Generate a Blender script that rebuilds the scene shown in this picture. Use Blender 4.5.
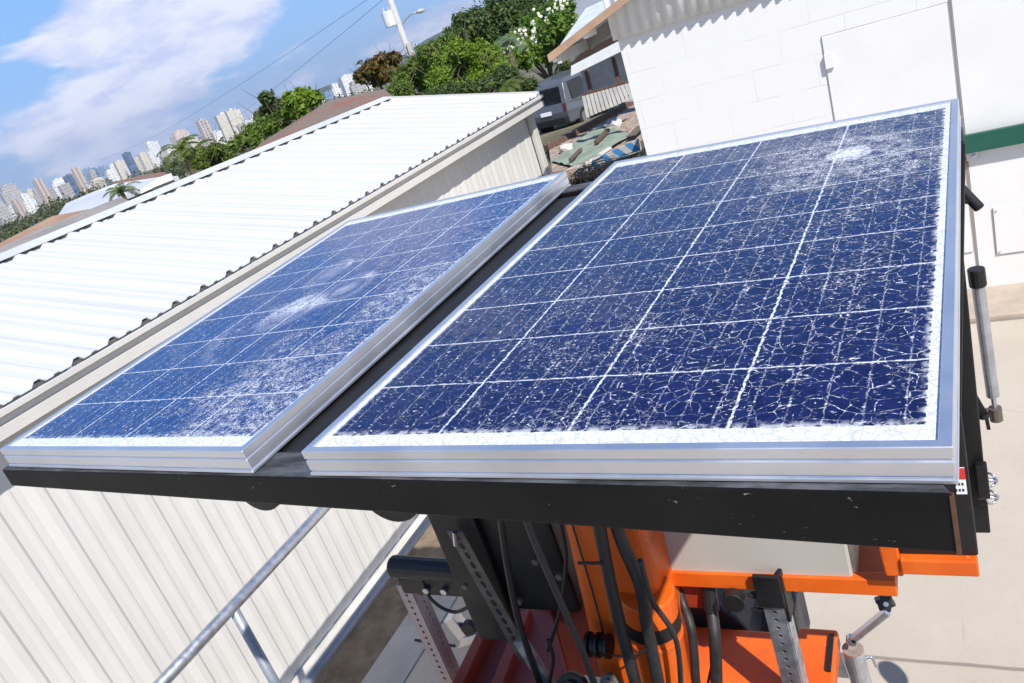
import bpy, bmesh, math, random
import numpy as np
from mathutils import Vector, Matrix
random.seed(7); rng = np.random.default_rng(7)
for o in list(bpy.data.objects): bpy.data.objects.remove(o)
S = bpy.context.scene; COL = S.collection
R = math.radians

# ---------------------------------------------------------------- camera
CAM_Z = 2.6; FPX = 795.44
MR = Vector((0.86836, 0.39101, -0.30507)); MD = Vector((-0.10386, -0.45811, -0.88281)); MF = Vector((-0.48494, 0.79827, -0.3572))
cd = bpy.data.cameras.new('camera'); cam = bpy.data.objects.new('camera', cd); COL.objects.link(cam)
cd.sensor_width = 36; cd.lens = 36*FPX/1024; cd.clip_start = 0.02; cd.clip_end = 30000
mw = Matrix.Identity(4)
for i in range(3): mw[i][0] = MR[i]; mw[i][1] = -MD[i]; mw[i][2] = -MF[i]
mw[2][3] = CAM_Z
cam.matrix_world = mw; S.camera = cam

# ---------------------------------------------------------------- light
SUN = Vector((0.72, -0.59, 1.0)).normalized()
EXPOSURE = 0.36; SUN_E = 5.0; SKY_S = 0.085
sd = bpy.data.lights.new('sun', 'SUN'); sd.energy = SUN_E; sd.angle = R(0.53); sd.color = (1, 0.96, 0.9)
so = bpy.data.objects.new('sun', sd); COL.objects.link(so); so.location = (3, -3, 8)
so.rotation_euler = SUN.to_track_quat('Z', 'Y').to_euler()
w = bpy.data.worlds.new('World'); S.world = w; w.use_nodes = True
wn = w.node_tree; wn.nodes.clear()
def WN(t, **k):
    n = wn.nodes.new(t)
    for a, v in k.items(): setattr(n, a, v)
    return n
sky = WN('ShaderNodeTexSky', sky_type='NISHITA', sun_disc=False)
sky.sun_elevation = math.asin(SUN.z); sky.sun_rotation = math.atan2(SUN.x, SUN.y); sky.altitude = 60; sky.air_density = 1.0; sky.dust_density = 0.6; sky.ozone_density = 2.0
tc = WN('ShaderNodeTexCoord'); sp = WN('ShaderNodeSeparateXYZ'); wn.links.new(tc.outputs['Generated'], sp.inputs[0])
def WM(op, a, b=None, c=None, clamp=False):
    n = WN('ShaderNodeMath', operation=op, use_clamp=clamp)
    for i, v in enumerate((a, b, c)):
        if v is None: continue
        if isinstance(v, (int, float)): n.inputs[i].default_value = v
        else: wn.links.new(v, n.inputs[i])
    return n.outputs[0]
zc = WM('MAXIMUM', sp.outputs[2], 0.0)
den = WM('ADD', zc, 0.30)
cx_ = WM('DIVIDE', sp.outputs[0], den); cy_ = WM('DIVIDE', sp.outputs[1], den)
cmb = WN('ShaderNodeCombineXYZ'); wn.links.new(cx_, cmb.inputs[0]); wn.links.new(cy_, cmb.inputs[1]); cmb.inputs[2].default_value = 1.3
nz = WN('ShaderNodeTexNoise'); nz.inputs['Scale'].default_value = 1.9; nz.inputs['Detail'].default_value = 9; nz.inputs['Roughness'].default_value = 0.60; nz.inputs['Distortion'].default_value = 0.25
wn.links.new(cmb.outputs[0], nz.inputs['Vector'])
# more cloud in a bank low over the sea, clear blue higher up
bank = WN('ShaderNodeMapRange', interpolation_type='SMOOTHSTEP'); wn.links.new(sp.outputs[2], bank.inputs['Value'])
bank.inputs['From Min'].default_value = 0.12; bank.inputs['From Max'].default_value = 0.42; bank.inputs['To Min'].default_value = 0.09; bank.inputs['To Max'].default_value = -0.10
# a gap of clear sky high in the west
gap = WN('ShaderNodeVectorMath', operation='DOT_PRODUCT'); wn.links.new(tc.outputs['Generated'], gap.inputs[0]); gap.inputs[1].default_value = (-0.832, 0.516, 0.204)
gm = WN('ShaderNodeMapRange', interpolation_type='SMOOTHSTEP'); wn.links.new(gap.outputs['Value'], gm.inputs['Value']); gm.inputs['From Min'].default_value = 0.984; gm.inputs['From Max'].default_value = 0.9985; gm.inputs['To Max'].default_value = -0.22
gap2 = WN('ShaderNodeVectorMath', operation='DOT_PRODUCT'); wn.links.new(tc.outputs['Generated'], gap2.inputs[0]); gap2.inputs[1].default_value = (-0.5744, 0.8175, 0.0431)
gm2 = WN('ShaderNodeMapRange', interpolation_type='SMOOTHSTEP'); wn.links.new(gap2.outputs['Value'], gm2.inputs['Value']); gm2.inputs['From Min'].default_value = 0.975; gm2.inputs['From Max'].default_value = 0.999; gm2.inputs['To Max'].default_value = -0.075
cv = WM('ADD', WM('ADD', WM('ADD', nz.outputs[0], bank.outputs[0]), gm.outputs[0]), gm2.outputs[0])
mr = WN('ShaderNodeMapRange', interpolation_type='SMOOTHSTEP'); wn.links.new(cv, mr.inputs['Value'])
mr.inputs['From Min'].default_value = 0.485; mr.inputs['From Max'].default_value = 0.61; mr.inputs['To Max'].default_value = 0.88
nz2 = WN('ShaderNodeTexNoise'); nz2.inputs['Scale'].default_value = 5.5; nz2.inputs['Detail'].default_value = 7; nz2.inputs['Roughness'].default_value = 0.6; wn.links.new(cmb.outputs[0], nz2.inputs['Vector'])
cl = WN('ShaderNodeMapRange', interpolation_type='SMOOTHSTEP'); wn.links.new(WM('ADD', WM('MULTIPLY', nz2.outputs[0], 0.75), WM('MULTIPLY', nz.outputs[0], 0.25)), cl.inputs['Value']); cl.inputs['From Min'].default_value = 0.40; cl.inputs['From Max'].default_value = 0.60
ccol = WN('ShaderNodeMix', data_type='RGBA'); ccol.inputs[6].default_value = (6.4, 6.9, 9.6, 1); ccol.inputs[7].default_value = (9.2, 9.3, 10.6, 1); wn.links.new(cl.outputs[0], ccol.inputs[0])
tint = WN('ShaderNodeMix', data_type='RGBA', blend_type='MULTIPLY'); tint.inputs[0].default_value = 1.0; tint.inputs[7].default_value = (0.50, 0.80, 1.22, 1)
wn.links.new(sky.outputs[0], tint.inputs[6])
ramp = WN('ShaderNodeMix', data_type='RGBA'); ramp.inputs[6].default_value = (3.6, 5.6, 9.6, 1); ramp.inputs[7].default_value = (2.0, 5.2, 9.8, 1)
wn.links.new(WM('MULTIPLY', zc, 2.4, clamp=True), ramp.inputs[0])
hi = WN('ShaderNodeMix', data_type='RGBA'); hi.inputs[7].default_value = (0.75, 2.1, 5.6, 1); wn.links.new(ramp.outputs[2], hi.inputs[6])
hm = WN('ShaderNodeMapRange', interpolation_type='SMOOTHSTEP'); wn.links.new(zc, hm.inputs['Value']); hm.inputs['From Min'].default_value = 0.26; hm.inputs['From Max'].default_value = 0.62; wn.links.new(hm.outputs[0], hi.inputs[0])
clear = WN('ShaderNodeMix', data_type='RGBA'); clear.inputs[0].default_value = 0.75; wn.links.new(tint.outputs[2], clear.inputs[6]); wn.links.new(hi.outputs[2], clear.inputs[7])
mx = WN('ShaderNodeMix', data_type='RGBA'); wn.links.new(mr.outputs[0], mx.inputs[0]); wn.links.new(clear.outputs[2], mx.inputs[6]); wn.links.new(ccol.outputs[2], mx.inputs[7])
bg = WN('ShaderNodeBackground'); bg.inputs['Strength'].default_value = SKY_S; wn.links.new(mx.outputs[2], bg.inputs['Color'])
wo = WN('ShaderNodeOutputWorld'); wn.links.new(bg.outputs[0], wo.inputs[0])
S.view_settings.view_transform = 'Standard'; S.view_settings.look = 'None'; S.view_settings.exposure = EXPOSURE; S.view_settings.gamma = 1
S.view_settings.use_curve_mapping = False
S.render.engine = 'CYCLES'

# ---------------------------------------------------------------- placing helpers
def ray(px, py): return MR*((px-512)/FPX) + MD*((py-341.5)/FPX) + MF
CC = Vector((0, 0, CAM_Z))
def on_x(px, py, X): d = ray(px, py); return CC + d*(X/d.x)
def on_y(px, py, Y): d = ray(px, py); return CC + d*(Y/d.y)
def on_z(px, py, Z): d = ray(px, py); return CC + d*((Z-CAM_Z)/d.z)
def on_pl(px, py, P, n): d = ray(px, py); return CC + d*((P-CC).dot(n)/d.dot(n))
def far(px, py, D): d = ray(px, py); return CC + d*(D/math.hypot(d.x, d.y))

# ---------------------------------------------------------------- materials
class NT:
    def __init__(s, name):
        s.m = bpy.data.materials.new(name); s.m.use_nodes = True; s.t = s.m.node_tree; s.t.nodes.clear()
        s.out = s.n('ShaderNodeOutputMaterial'); s.b = s.n('ShaderNodeBsdfPrincipled'); s.l(s.b.outputs[0], s.out.inputs[0])
        s._tc = None
    def n(s, t, **k):
        x = s.t.nodes.new(t)
        for a, v in k.items(): setattr(x, a, v)
        return x
    def l(s, a, b): s.t.links.new(a, b)
    def put(s, sock, v):
        if isinstance(v, (int, float)): sock.default_value = v
        elif isinstance(v, tuple): sock.default_value = v if len(v) == 4 or sock.type == 'VECTOR' else (*v, 1)
        else: s.l(v, sock)
    def m_(s, op, a, b=None, c=None, clamp=False):
        x = s.n('ShaderNodeMath', operation=op, use_clamp=clamp)
        for i, v in enumerate((a, b, c)):
            if v is not None: s.put(x.inputs[i], v)
        return x.outputs[0]
    def tc(s, o='Object'):
        if s._tc is None: s._tc = s.n('ShaderNodeTexCoord')
        return s._tc.outputs[o]
    def noise(s, vec, scale, detail=4, rough=0.55, dist=0.0):
        x = s.n('ShaderNodeTexNoise'); s.l(vec, x.inputs['Vector']); x.inputs['Scale'].default_value = scale; x.inputs['Detail'].default_value = detail
        x.inputs['Roughness'].default_value = rough; x.inputs['Distortion'].default_value = dist; return x.outputs[0]
    def vor(s, vec, scale, feature='DISTANCE_TO_EDGE', out=0, rnd=1.0):
        x = s.n('ShaderNodeTexVoronoi', feature=feature); s.l(vec, x.inputs['Vector']); x.inputs['Scale'].default_value = scale
        x.inputs['Randomness'].default_value = rnd; return x.outputs[out]
    def rng(s, v, a, b, c=0.0, d=1.0, smooth=True):
        x = s.n('ShaderNodeMapRange', interpolation_type='SMOOTHSTEP' if smooth else 'LINEAR'); s.put(x.inputs[0], v)
        for i, q in enumerate((a, b, c, d)): s.put(x.inputs[i+1], q)
        return x.outputs[0]
    def mix(s, f, a, b, mode='MIX'):
        x = s.n('ShaderNodeMix', data_type='RGBA', blend_type=mode); s.put(x.inputs[0], f); s.put(x.inputs[6], a); s.put(x.inputs[7], b); return x.outputs[2]
    def scale(s, vec, v):
        x = s.n('ShaderNodeMapping'); s.l(vec, x.inputs[0]); x.inputs['Scale'].default_value = v; return x.outputs[0]
    def xyz(s, vec):
        x = s.n('ShaderNodeSeparateXYZ'); s.l(vec, x.inputs[0]); return x.outputs
    def bump(s, h, st=0.3, d=0.01):
        x = s.n('ShaderNodeBump'); x.inputs['Strength'].default_value = st; x.inputs['Distance'].default_value = d; s.l(h, x.inputs['Height']); s.l(x.outputs[0], s.b.inputs['Normal'])
    def fin(s, base, rough=0.6, metal=0.0, spec=0.5):
        s.put(s.b.inputs['Base Color'], base); s.put(s.b.inputs['Roughness'], rough); s.put(s.b.inputs['Metallic'], metal); s.put(s.b.inputs['Specular IOR Level'], spec); return s.m

def mat(name, c, rough=0.6, metal=0.0, var=0.12, vs=6.0, dirt=None, dirt_amt=0.3, bump=0.0, bs=40.0, spec=0.5, coord='Object'):
    """painted / plain surface: base colour with uneven tone, optional dirt blotches and small relief"""
    t = NT(name); v = t.tc(coord); n1 = t.noise(v, vs, 6, 0.6)
    lo = tuple(x*(1-var) for x in c); hi = tuple(min(1, x*(1+var)) for x in c)
    col = t.mix(t.rng(n1, 0.3, 0.7), lo, hi)
    if dirt: col = t.mix(t.rng(t.noise(v, vs*2.3, 8, 0.7), 0.52, 0.75, 0, dirt_amt), col, dirt)
    if bump: t.bump(t.noise(v, bs, 5), bump, 0.004)
    return t.fin(col, t.rng(n1, 0.3, 0.7, max(0.03, rough-0.08), min(1, rough+0.08)), metal, spec)

M = {}
M['alu'] = mat('anodised_aluminium', (0.68, 0.69, 0.72), 0.40, 0.85, 0.04, 9, (0.5, 0.49, 0.47), 0.2)
M['black'] = mat('worn_black_steel', (0.006, 0.006, 0.0065), 0.5, 0.0, 0.3, 8, (0.022, 0.020, 0.018), 0.5, 0.15, 60)
M['blackpl'] = mat('black_plastic', (0.009, 0.009, 0.0095), 0.5, 0, 0.2)
M['rubber'] = mat('hose_rubber', (0.017, 0.017, 0.018), 0.55, 0, 0.25, 20)
M['orange'] = mat('orange_paint', (0.66, 0.108, 0.007), 0.36, 0, 0.07, 7, (0.30, 0.05, 0.012), 0.22)
def worn_orange():
    t = NT('worn_orange_paint'); v = t.tc('Object'); n1 = t.noise(v, 6, 6, 0.6); n2 = t.noise(v, 48, 5, 0.72); n3 = t.noise(t.scale(v, (1, 1, 0.18)), 70, 3, 0.6)
    col = t.mix(t.rng(n1, 0.3, 0.7), (0.60, 0.092, 0.006), (0.70, 0.122, 0.009))
    col = t.mix(t.rng(t.noise(v, 11, 8, 0.7), 0.52, 0.74, 0, 0.4), col, (0.22, 0.05, 0.018))
    chips = t.m_('MULTIPLY', t.rng(n2, 0.665, 0.69), t.rng(t.noise(v, 9, 3), 0.48, 0.58)); col = t.mix(t.m_('MULTIPLY', chips, 0.85), col, (0.10, 0.075, 0.06))
    col = t.mix(t.rng(n3, 0.69, 0.73, 0, 0.5), col, (0.78, 0.42, 0.25)); t.bump(chips, -0.2, 0.002)
    return t.fin(col, t.rng(n1, 0.3, 0.7, 0.32, 0.5), 0, 0.45)
M['orange'] = worn_orange()
M['shaded_orange'] = mat('orange_shade_tone', (0.30, 0.035, 0.014), 0.45, 0, 0.12, 7, (0.12, 0.03, 0.02), 0.4)  # orange darkened and reddened, shade under the panels put into its colour
M['galv'] = mat('galvanised_steel', (0.52, 0.54, 0.57), 0.42, 0.85, 0.14, 28, (0.35, 0.35, 0.36), 0.3)
M['zinc'] = mat('zinc_plated_steel', (0.55, 0.56, 0.60), 0.3, 0.9, 0.1, 20)
M['beigebox'] = mat('cabinet_paint', (0.42, 0.39, 0.34), 0.45, 0, 0.03, 3, (0.33, 0.30, 0.25), 0.15)
M['rust'] = mat('flaking_rust', (0.50, 0.40, 0.30), 0.85, 0, 0.3, 20, (0.05, 0.03, 0.02), 0.9)
M['navy'] = mat('navy_plastic_fender', (0.012, 0.017, 0.032), 0.45, 0, 0.2)
M['red'] = mat('red_print', (0.62, 0.03, 0.02), 0.5); M['white'] = mat('white_label', (0.78, 0.78, 0.78), 0.5, 0, 0.03)
M['ink'] = mat('black_print', (0.02, 0.02, 0.02), 0.5)
M['roof'] = mat('white_roof_paint', (0.53, 0.535, 0.535), 0.55, 0, 0.05, 1.4, (0.40, 0.39, 0.36), 0.3)
def roofm():
    t = NT('white_ribbed_roof'); v = t.tc('Object'); x, y, z = t.xyz(v)
    st = t.noise(t.scale(v, (0.5, 7, 1)), 1.6, 7, 0.65); bl = t.noise(v, 1.1, 6, 0.6)
    col = t.mix(t.rng(st, 0.45, 0.75, 0, 0.5), (0.53, 0.535, 0.535), (0.43, 0.425, 0.40)); col = t.mix(t.rng(bl, 0.55, 0.75, 0, 0.25), col, (0.40, 0.385, 0.35))
    f = t.m_('ABSOLUTE', t.m_('SUBTRACT', t.m_('FRACT', t.m_('DIVIDE', t.m_('SUBTRACT', y, 1.585), 0.8525)), 0.5)); col = t.mix(t.rng(f, 0.492, 0.497, 0, 0.7), col, (0.26, 0.26, 0.26))
    return t.fin(col, 0.55, 0, 0.4)
M['roofsheet'] = roofm()
M['trim'] = mat('cream_metal_trim', (0.56, 0.54, 0.50), 0.45, 0, 0.04, 3, (0.45, 0.42, 0.36), 0.15)
M['shedwall'] = mat('cream_wall_sheet', (0.59, 0.575, 0.54), 0.5, 0, 0.03, 1.6, (0.5, 0.47, 0.41), 0.14)
M['dark'] = mat('dark_void', (0.02, 0.02, 0.02), 0.9)
M['found'] = mat('grey_foundation', (0.30, 0.32, 0.36), 0.8, 0, 0.1)
M['green'] = mat('dark_green_paint', (0.008, 0.085, 0.055), 0.45, 0, 0.1)
M['wood'] = mat('weathered_wood', (0.12, 0.07, 0.05), 0.8, 0, 0.3, 15)
M['fascia'] = mat('tan_fascia_board', (0.42, 0.27, 0.17), 0.7, 0, 0.15)
M['soffit'] = mat('soffit_board', (0.30, 0.28, 0.26), 0.8, 0, 0.12, 5)
M['beige'] = mat('beige_board', (0.55, 0.52, 0.46), 0.7)
M['brownwall'] = mat('brown_gable_board', (0.32, 0.19, 0.14), 0.8)
M['whitepaint'] = mat('white_paint', (0.80, 0.80, 0.79), 0.55, 0, 0.03)
M['greywall'] = mat('grey_house_wall', (0.42, 0.43, 0.45), 0.7)
M['concrete_pole'] = mat('pale_concrete', (0.42, 0.41, 0.39), 0.8, 0, 0.1)

# concrete yard with joints
def concrete():
    t = NT('concrete_paving'); v = t.tc('Object'); x, y, z = t.xyz(v)
    a = t.noise(v, 0.9, 8, 0.6); b = t.noise(v, 26, 6, 0.7); c3 = t.noise(v, 160, 3, 0.6)
    col = t.mix(t.rng(a, 0.25, 0.75), (0.41, 0.355, 0.29), (0.48, 0.425, 0.35))
    col = t.mix(t.rng(b, 0.45, 0.8, 0, 0.22), col, (0.31, 0.27, 0.22))
    col = t.mix(t.rng(c3, 0.5, 0.8, 0, 0.25), col, (0.56, 0.51, 0.44))
    wob = t.m_('MULTIPLY', t.m_('SUBTRACT', t.noise(v, 7, 3), 0.5), 0.012)
    d = t.m_('ABSOLUTE', t.m_('SUBTRACT', t.m_('FRACT', t.m_('DIVIDE', t.m_('ADD', t.m_('ADD', y, wob), 0.36), 2.8)), 0.5))
    d = t.m_('MULTIPLY', t.m_('SUBTRACT', 0.5, d), 2.8)
    jt = t.rng(d, 0.004, 0.012, 1, 0)
    col = t.mix(t.m_('MULTIPLY', jt, 0.7), col, (0.16, 0.135, 0.11))
    # hairline cracks and stains
    ck = t.rng(t.vor(t.scale(v, (1, 1, 1)), 0.7), 0.0015, 0.004, 0.35, 0)
    col = t.mix(t.m_('MULTIPLY', ck, t.rng(a, 0.45, 0.6)), col, (0.16, 0.14, 0.12))
    st = t.noise(t.scale(v, (1.0, 0.45, 1)), 1.7, 7, 0.7); col = t.mix(t.rng(st, 0.56, 0.72, 0, 0.35), col, (0.23, 0.20, 0.17))
    sp_ = t.rng(t.vor(v, 9, 'F1'), 0.03, 0.10, 0.5, 0); col = t.mix(t.m_('MULTIPLY', sp_, t.rng(a, 0.5, 0.62)), col, (0.14, 0.12, 0.10))
    h = t.m_('SUBTRACT', t.m_('MULTIPLY', b, 0.4), jt); t.bump(h, 0.35, 0.006)
    return t.fin(col, 0.85, 0, 0.25)
M['concrete'] = concrete()
M['apron'] = mat('concrete_apron', (0.40, 0.33, 0.26), 0.85, 0, 0.12, 5, (0.28, 0.23, 0.18), 0.4, 0.3, 60, 0.25)
M['kerbc'] = mat('grey_concrete_strip', (0.40, 0.38, 0.35), 0.85, 0, 0.12, 5, (0.25, 0.24, 0.22), 0.4, 0.3, 60, 0.25)
M['soil'] = mat('dry_soil', (0.19, 0.145, 0.105), 0.95, 0, 0.25, 9, (0.30, 0.24, 0.17), 0.5, 0.7, 50, 0.1)
def terrain():
    t = NT('terrain'); v = t.tc('Object'); a = t.noise(v, 0.05, 8, 0.65); b = t.noise(v, 0.9, 6, 0.6)
    col = t.mix(t.rng(a, 0.4, 0.6), (0.05, 0.075, 0.025), (0.20, 0.16, 0.11))
    col = t.mix(t.rng(b, 0.45, 0.7, 0, 0.6), col, (0.26, 0.21, 0.15))
    return t.fin(col, 0.95, 0, 0.1)
M['terrain'] = terrain()
def hillm():
    t = NT('forest_hillside'); v = t.tc('Object'); a = t.noise(v, 0.0016, 8, 0.65); b = t.noise(v, 0.012, 4, 0.6)
    col = t.mix(t.rng(a, 0.4, 0.65), (0.035, 0.055, 0.03), (0.12, 0.105, 0.085)); col = t.mix(t.rng(b, 0.58, 0.66, 0, 0.8), col, (0.42, 0.40, 0.37))
    return t.fin(col, 0.95, 0, 0.05)
M['hill'] = hillm()

# block wall: painted concrete masonry, faint joints
def blockwall():
    t = NT('painted_block_wall'); v = t.tc('Object'); x, y, z = t.xyz(v)
    cmb = t.n('ShaderNodeCombineXYZ'); t.l(x, cmb.inputs[0]); t.l(z, cmb.inputs[1])
    br = t.n('ShaderNodeTexBrick'); t.l(cmb.outputs[0], br.inputs['Vector']); br.inputs['Scale'].default_value = 1
    br.inputs['Brick Width'].default_value = 0.40; br.inputs['Row Height'].default_value = 0.20; br.inputs['Mortar Size'].default_value = 0.0035; br.inputs['Mortar Smooth'].default_value = 0.3
    n1 = t.noise(v, 3.2, 7, 0.65); n2 = t.noise(v, 90, 3)
    fade = t.rng(n1, 0.42, 0.6, 0.25, 1.0)
    h = t.m_('MULTIPLY', br.outputs['Fac'], fade)
    col = t.mix(t.rng(t.noise(v, 14, 8, 0.75), 0.60, 0.76, 0, 0.30), (0.71, 0.70, 0.675), (0.50, 0.48, 0.44))
    col = t.mix(t.m_('MULTIPLY', h, 0.30), col, (0.45, 0.45, 0.45))
    t.bump(t.m_('SUBTRACT', t.m_('MULTIPLY', n2, 0.15), h), 0.35, 0.004)
    return t.fin(col, 0.6, 0, 0.3)
M['block'] = blockwall()
M['doorwhite'] = mat('painted_door', (0.715, 0.705, 0.68), 0.5, 0, 0.02, 4, (0.6, 0.59, 0.56), 0.12)
M['cladding'] = mat('corrugated_cladding', (0.66, 0.655, 0.64), 0.5, 0, 0.04, 6, (0.5, 0.48, 0.44), 0.3)

def shingle(name, a, b, sc=1.0, vs=3.0):
    t = NT(name); v = t.tc('Object'); n1 = t.noise(v, 0.55*sc, 5, 0.6); n2 = t.noise(t.scale(v, (1, 1, 4)), vs*3, 6, 0.7)
    col = t.mix(t.rng(n1, 0.44, 0.56), a, b); col = t.mix(t.rng(n2, 0.4, 0.7, 0, 0.5), col, tuple(x*0.55 for x in a))
    t.bump(n2, 0.5, 0.03); return t.fin(col, 0.9, 0, 0.2)
M['shingle'] = shingle('faded_brown_shingles', (0.27, 0.125, 0.09), (0.21, 0.165, 0.13))
M['tanroof'] = shingle('tan_shingles', (0.36, 0.215, 0.135), (0.42, 0.27, 0.18))
M['greyroof2'] = shingle('grey_brown_shingles', (0.26, 0.24, 0.22), (0.32, 0.29, 0.26))
M['metalroof'] = mat('pale_metal_roof', (0.50, 0.51, 0.54), 0.6, 0, 0.05, 0.2)
M['pvroof'] = mat('roof_solar_cells', (0.03, 0.05, 0.12), 0.2)
M['bluewhite'] = mat('pale_blue_roof', (0.50, 0.54, 0.58), 0.7)

def leafm(name, c1, c2, c3=None, rough=0.55):
    t = NT(name); g = t.n('ShaderNodeNewGeometry'); r = g.outputs['Random Per Island']
    col = t.mix(t.rng(r, 0.0, 0.8, smooth=False), c1, c2)
    if c3: col = t.mix(t.rng(r, 0.86, 0.9), col, c3)
    t.fin(col, rough, 0, 0.35)
    tr = t.n('ShaderNodeBsdfTranslucent'); t.put(tr.inputs[0], t.mix(1.0, col, (1.0, 1.15, 0.55), 'MULTIPLY'))
    mxs = t.n('ShaderNodeMixShader'); mxs.inputs[0].default_value = 0.38; t.l(t.b.outputs[0], mxs.inputs[1]); t.l(tr.outputs[0], mxs.inputs[2]); t.l(mxs.outputs[0], t.out.inputs[0])
    return t.m
M['leaf_bright'] = leafm('bright_green_leaves', (0.085, 0.165, 0.012), (0.22, 0.32, 0.035))
M['leaf_mid'] = leafm('mid_green_leaves', (0.05, 0.105, 0.012), (0.16, 0.23, 0.035))
M['leaf_dark'] = leafm('dark_green_leaves', (0.03, 0.06, 0.014), (0.10, 0.15, 0.04))
M['leaf_olive'] = leafm('olive_leaves', (0.05, 0.065, 0.02), (0.105, 0.12, 0.04))
M['leaf_autumn'] = leafm('rusty_leaves', (0.06, 0.07, 0.02), (0.17, 0.125, 0.035), (0.24, 0.10, 0.03))
M['leaf_plumeria'] = leafm('glossy_leaves', (0.06, 0.13, 0.015), (0.18, 0.27, 0.04), None, 0.35)
M['leaf_palm'] = leafm('palm_leaflets', (0.06, 0.10, 0.015), (0.15, 0.19, 0.04))
M['leaf_fan'] = leafm('grey_green_fans', (0.10, 0.15, 0.09), (0.2, 0.26, 0.17))
M['petal'] = mat('white_petals', (0.8, 0.78, 0.68), 0.6)
M['bark'] = mat('bark', (0.12, 0.09, 0.065), 0.9, 0, 0.3, 12)
M['twig'] = mat('dry_twigs', (0.30, 0.22, 0.15), 0.9, 0, 0.35, 30)

# ---------------------------------------------------------------- mesh helpers
class MB:
    def __init__(s): s.v = []; s.f = []; s.mi = []; s.uv = {}
    def add(s, vs, fs, mi=0):
        k = len(s.v); s.v += [tuple(v) for v in vs]; s.f += [tuple(i+k for i in f) for f in fs]; s.mi += [mi]*len(fs); return s
    def box(s, a, b, mi=0):
        (x0, y0, z0), (x1, y1, z1) = a, b
        return s.hexa([(x0,y0,z0),(x1,y0,z0),(x1,y1,z0),(x0,y1,z0)], [(x0,y0,z1),(x1,y0,z1),(x1,y1,z1),(x0,y1,z1)], mi)
    def hexa(s, lo, hi, mi=0):
        n = len(lo)
        fs = [tuple(range(n))[::-1], tuple(range(n, 2*n))] + [(i, (i+1) % n, n+(i+1) % n, n+i) for i in range(n)]
        return s.add(list(lo)+list(hi), fs, mi)
    def prism(s, poly, d, mi=0):
        d = Vector(d); return s.hexa([Vector(p) for p in poly], [Vector(p)+d for p in poly], mi)
    def bar(s, p0, p1, w, h, up=(0, 0, 1), mi=0):
        p0 = Vector(p0); p1 = Vector(p1); d = (p1-p0).normalized(); sx = d.cross(Vector(up)).normalized(); sz = sx.cross(d).normalized()
        q = lambda p: [p-sx*w/2-sz*h/2, p+sx*w/2-sz*h/2, p+sx*w/2+sz*h/2, p-sx*w/2+sz*h/2]
        return s.hexa(q(p0), q(p1), mi)
    def tube(s, pts, r, n=12, caps=True, mi=0):
        pts = [Vector(p) for p in pts]; rs = r if isinstance(r, (list, tuple)) else [r]*len(pts)
        ref = None; vs = []; fs = []
        for i, p in enumerate(pts):
            d = (pts[min(i+1, len(pts)-1)]-pts[max(i-1, 0)]).normalized()
            if ref is None: ref = d.orthogonal().normalized()
            ref = (ref-d*ref.dot(d)).normalized(); o = d.cross(ref)
            for k in range(n):
                a = 2*math.pi*k/n; vs.append(p+(ref*math.cos(a)+o*math.sin(a))*rs[i])
        for i in range(len(pts)-1):
            for k in range(n): fs.append((i*n+k, i*n+(k+1) % n, (i+1)*n+(k+1) % n, (i+1)*n+k))
        if caps: fs += [tuple(range(n))[::-1], tuple(range((len(pts)-1)*n, len(pts)*n))]
        return s.add(vs, fs, mi)
    def build(s, name, m, parent=None, bevel=0.0, smooth=False, seg=2):
        me = bpy.data.meshes.new(name); me.from_pydata(s.v, [], s.f); me.update()
        for x in (m if isinstance(m, (list, tuple)) else [m]): me.materials.append(x)
        if any(s.mi): me.polygons.foreach_set('material_index', s.mi)
        bm = bmesh.new(); bm.from_mesh(me); bmesh.ops.recalc_face_normals(bm, faces=bm.faces); bm.to_mesh(me); bm.free()
        o = bpy.data.objects.new(name, me); COL.objects.link(o)
        if smooth: me.polygons.foreach_set('use_smooth', [True]*len(me.polygons))
        if bevel:
            b = o.modifiers.new('bevel', 'BEVEL'); b.width = bevel; b.segments = seg; b.limit_method = 'ANGLE'; b.angle_limit = R(40)
        if parent: attach(o, parent)
        return o
def attach(o, parent):
    o.parent = parent; o.matrix_parent_inverse = Matrix.Translation(-parent.location) if parent.type == 'EMPTY' else Matrix.Identity(4)
def tag(o, label=None, cat=None, group=None, kind=None):
    for k, v in (('label', label), ('category', cat), ('group', group), ('kind', kind)):
        if v: o[k] = v
    return o
def thing(name, label, cat, loc=(0, 0, 0), group=None):
    o = bpy.data.objects.new(name, None); COL.objects.link(o); o.location = loc; o.empty_display_size = 0.1
    return tag(o, label, cat, group)
def catmull(pts, n=8):
    P = [Vector(p) for p in pts]; P = [P[0]*2-P[1]]+P+[P[-1]*2-P[-2]]; out = []
    for i in range(1, len(P)-2):
        for k in range(n):
            t = k/n; a, b, c, d = P[i-1:i+3]
            out.append(0.5*((2*b)+(c-a)*t+(2*a-5*b+4*c-d)*t*t+(3*b-a-3*c+d)*t**3))
    return out+[P[-2]]
def text_mesh(name, body, size, m, parent, loc, xdir, ydir):
    cu = bpy.data.curves.new(name, 'FONT'); cu.body = body; cu.size = size; cu.extrude = 0.0004; cu.align_x = 'CENTER'
    tmp = bpy.data.objects.new('tmp', cu); COL.objects.link(tmp); dg = bpy.context.evaluated_depsgraph_get(); dg.update()
    me = bpy.data.meshes.new_from_object(tmp.evaluated_get(dg)); bpy.data.objects.remove(tmp); me.materials.clear(); me.materials.append(m); me.name = name
    o = bpy.data.objects.new(name, me); COL.objects.link(o)
    x = Vector(xdir).normalized(); y = Vector(ydir).normalized(); z = x.cross(y); mm = Matrix.Identity(4)
    for i in range(3): mm[i][0] = x[i]; mm[i][1] = y[i]; mm[i][2] = z[i]; mm[i][3] = loc[i]
    me.transform(mm); attach(o, parent); return o

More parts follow.
